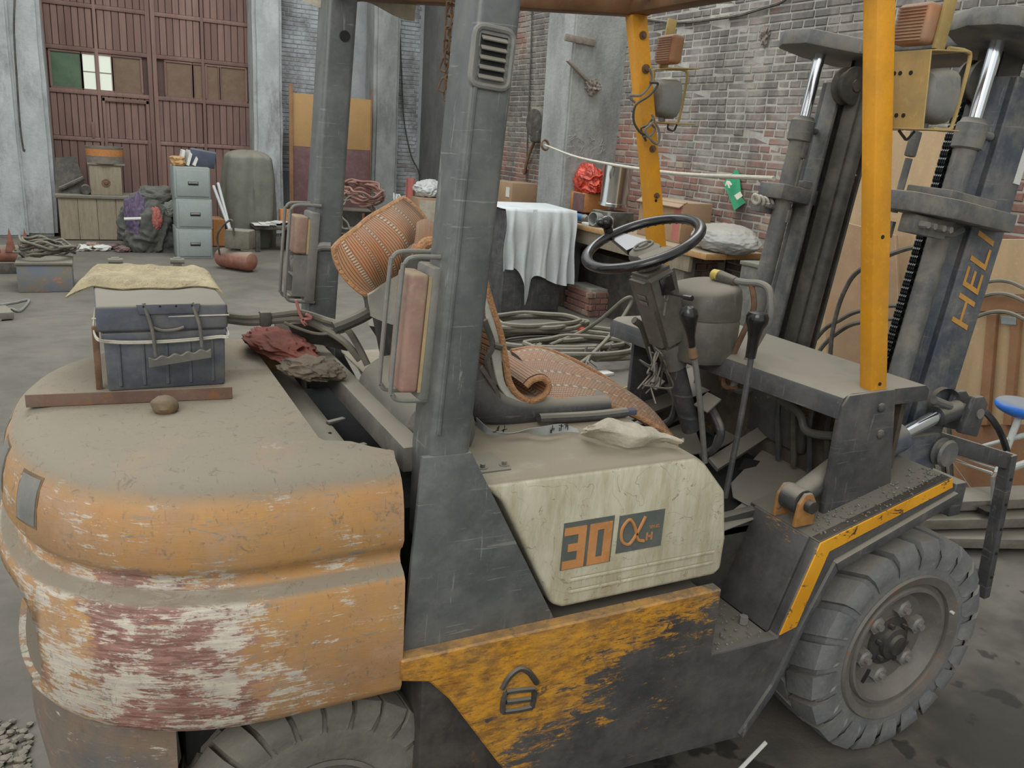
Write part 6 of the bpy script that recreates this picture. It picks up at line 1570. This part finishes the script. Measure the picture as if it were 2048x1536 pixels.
# bicycle
bc = at(2022, 815, x=1.75)
bike = thing('bicycle', 'white bicycle with a bright blue saddle at the right edge', 'bicycle', (bc.x, bc.y, 0))
def saddle(u, v):
    a = 2*math.pi*u; w = (.085 if math.sin(a) > -.2 else .05); z = .035*(1-(2*v-1)**2*.0)
    return V((0, 0, 0))
sd = MB(); sd.blob((0, 0, 0), (.085, .13, .045), .05, 1, 2, 4)
sdo = sd.build('saddle', M['bluesaddle'], None); sdo.location = bc+V((.05, -.02, .0)); attach(sdo, bike)
seatp = bc+V((.05, -.02, -.03)); bbk = at(1995, 945, x=1.75)
MB().tube([seatp, bbk], .016, 10, False).build('seat_tube', M['bikewhite'], bike)
rw = V((1.75, bc.y+.25, .33)); fw = V((1.78, bc.y-.75, .33))
MB().tube([bbk, fw+V((0, .2, .45))], .017, 10, False).build('down_tube', M['bikewhite'], bike)
MB().tube([seatp+V((0, 0, -.12)), fw+V((0, .22, .52))], .014, 10, False).build('top_tube', M['bikewhite'], bike)
for s in (-.04, .04): MB().tube([bbk+V((s, 0, 0)), rw+V((s, 0, 0)), seatp+V((s, 0, -.12))], .009, 8, False).build('stay', M['bikewhite'], bike)
MB().tube([fw, fw+V((0, .2, .5)), fw+V((0, .24, .62))], .014, 10, False).build('fork', M['bikewhite'], bike)
for c in (rw, fw):
    wv = MB().lathe([(.31+.016*math.cos(R(45*k)), .016*math.sin(R(45*k))) for k in range(8)], c, (1, 0, 0), 40, True).build('wheel', M['blackplastic'], bike)
    for k in range(10):
        a = math.pi*2*k/10; MB().tube([c, c+V((0, .30*math.cos(a), .30*math.sin(a)))], .002, 4, False).build('spoke', M['nut'], wv)
MB().tube([bbk, bbk+V((-.06, -.02, -.01)), bbk+V((-.065, -.06, -.15))], .010, 8, False).build('crank', M['nut'], bike)
MB().box(bbk+V((-.09, -.06, -.16)), (.09, .07, .025), None, .005).build('pedal', M['blackplastic'], bike)
# planks on the floor in front of the mast
for k, (q0, q1, zz) in enumerate((((1830, 1070), (2120, 1075), .05), ((1850, 1035), (2120, 1030), .12), ((1870, 1000), (2120, 990), .19))):
    a, b = at(*q0, z=zz), at(*q1, z=zz); d = b-a; d.z = 0
    tag(MB().box((a+b)/2+V((0, 0, 0)), (d.length+.3, .16, .05), frame(V((0, 0, 1)), d), .005).build('floor_plank', M['woodgrey']), ('lowest', 'middle', 'topmost')[k]+' grey plank of the stack lying right of the front wheel', 'plank', 'planks by the wheel')
# bricks-and-paper scrap in the near foreground
a, b = at(1440, 1580, z=.04), at(1528, 1488, z=.10); d = b-a
pp_ = thing('torn_cardboard', 'torn white and red printed cardboard piece standing in the near foreground', 'cardboard', a)
MB().box((a+b)/2, (.04, .012, d.length), frame(d, (1, .4, 0)), .003).build('card_white', M['paper'], pp_)
MB().box((a+b)/2+V((-.018, -.004, -.004)), (.02, .010, d.length*.9), frame(d, (1, .4, 0)), .003).build('card_red', M['cardred'], pp_)
# loose rubble behind the counterweight
rr = random.Random(8); rb = MB()
for k in range(170):
    p = at(rr.uniform(-40, 60), rr.uniform(1440, 1600), z=.01); r_ = rr.uniform(.004, .016); rb.blob((p.x, p.y, r_*.6), (r_, r_*.9, r_*.7), .3, 2, k, 1)
ro = rb.build('gravel', M['hose'], kind='stuff'); ro['label'] = 'loose grey gravel on the floor behind the counterweight'; ro['category'] = 'gravel'

# faint chalk writing on the near face of the pier
ck = bpy.data.objects.get('trim_5'); rr = random.Random(15)
for c_ in range(4):
    for r_ in range(3):
        m = MB(); p = at(1142+20*c_, 276+19*r_+3*c_, y=PY-.006)
        for k in range(4):
            a = rr.uniform(0, 3.14); L = rr.uniform(.02, .05); d = V((math.cos(a)*L, 0, math.sin(a)*L)); o_ = V((rr.uniform(-.03, .03), 0, rr.uniform(-.03, .03))); m.tube([p+o_-d, p+o_+d*rr.uniform(.3, 1)+V((.01, 0, .005)), p+o_+d], .002, 5)
        m.build('chalk_mark', M['chalk'], ck)
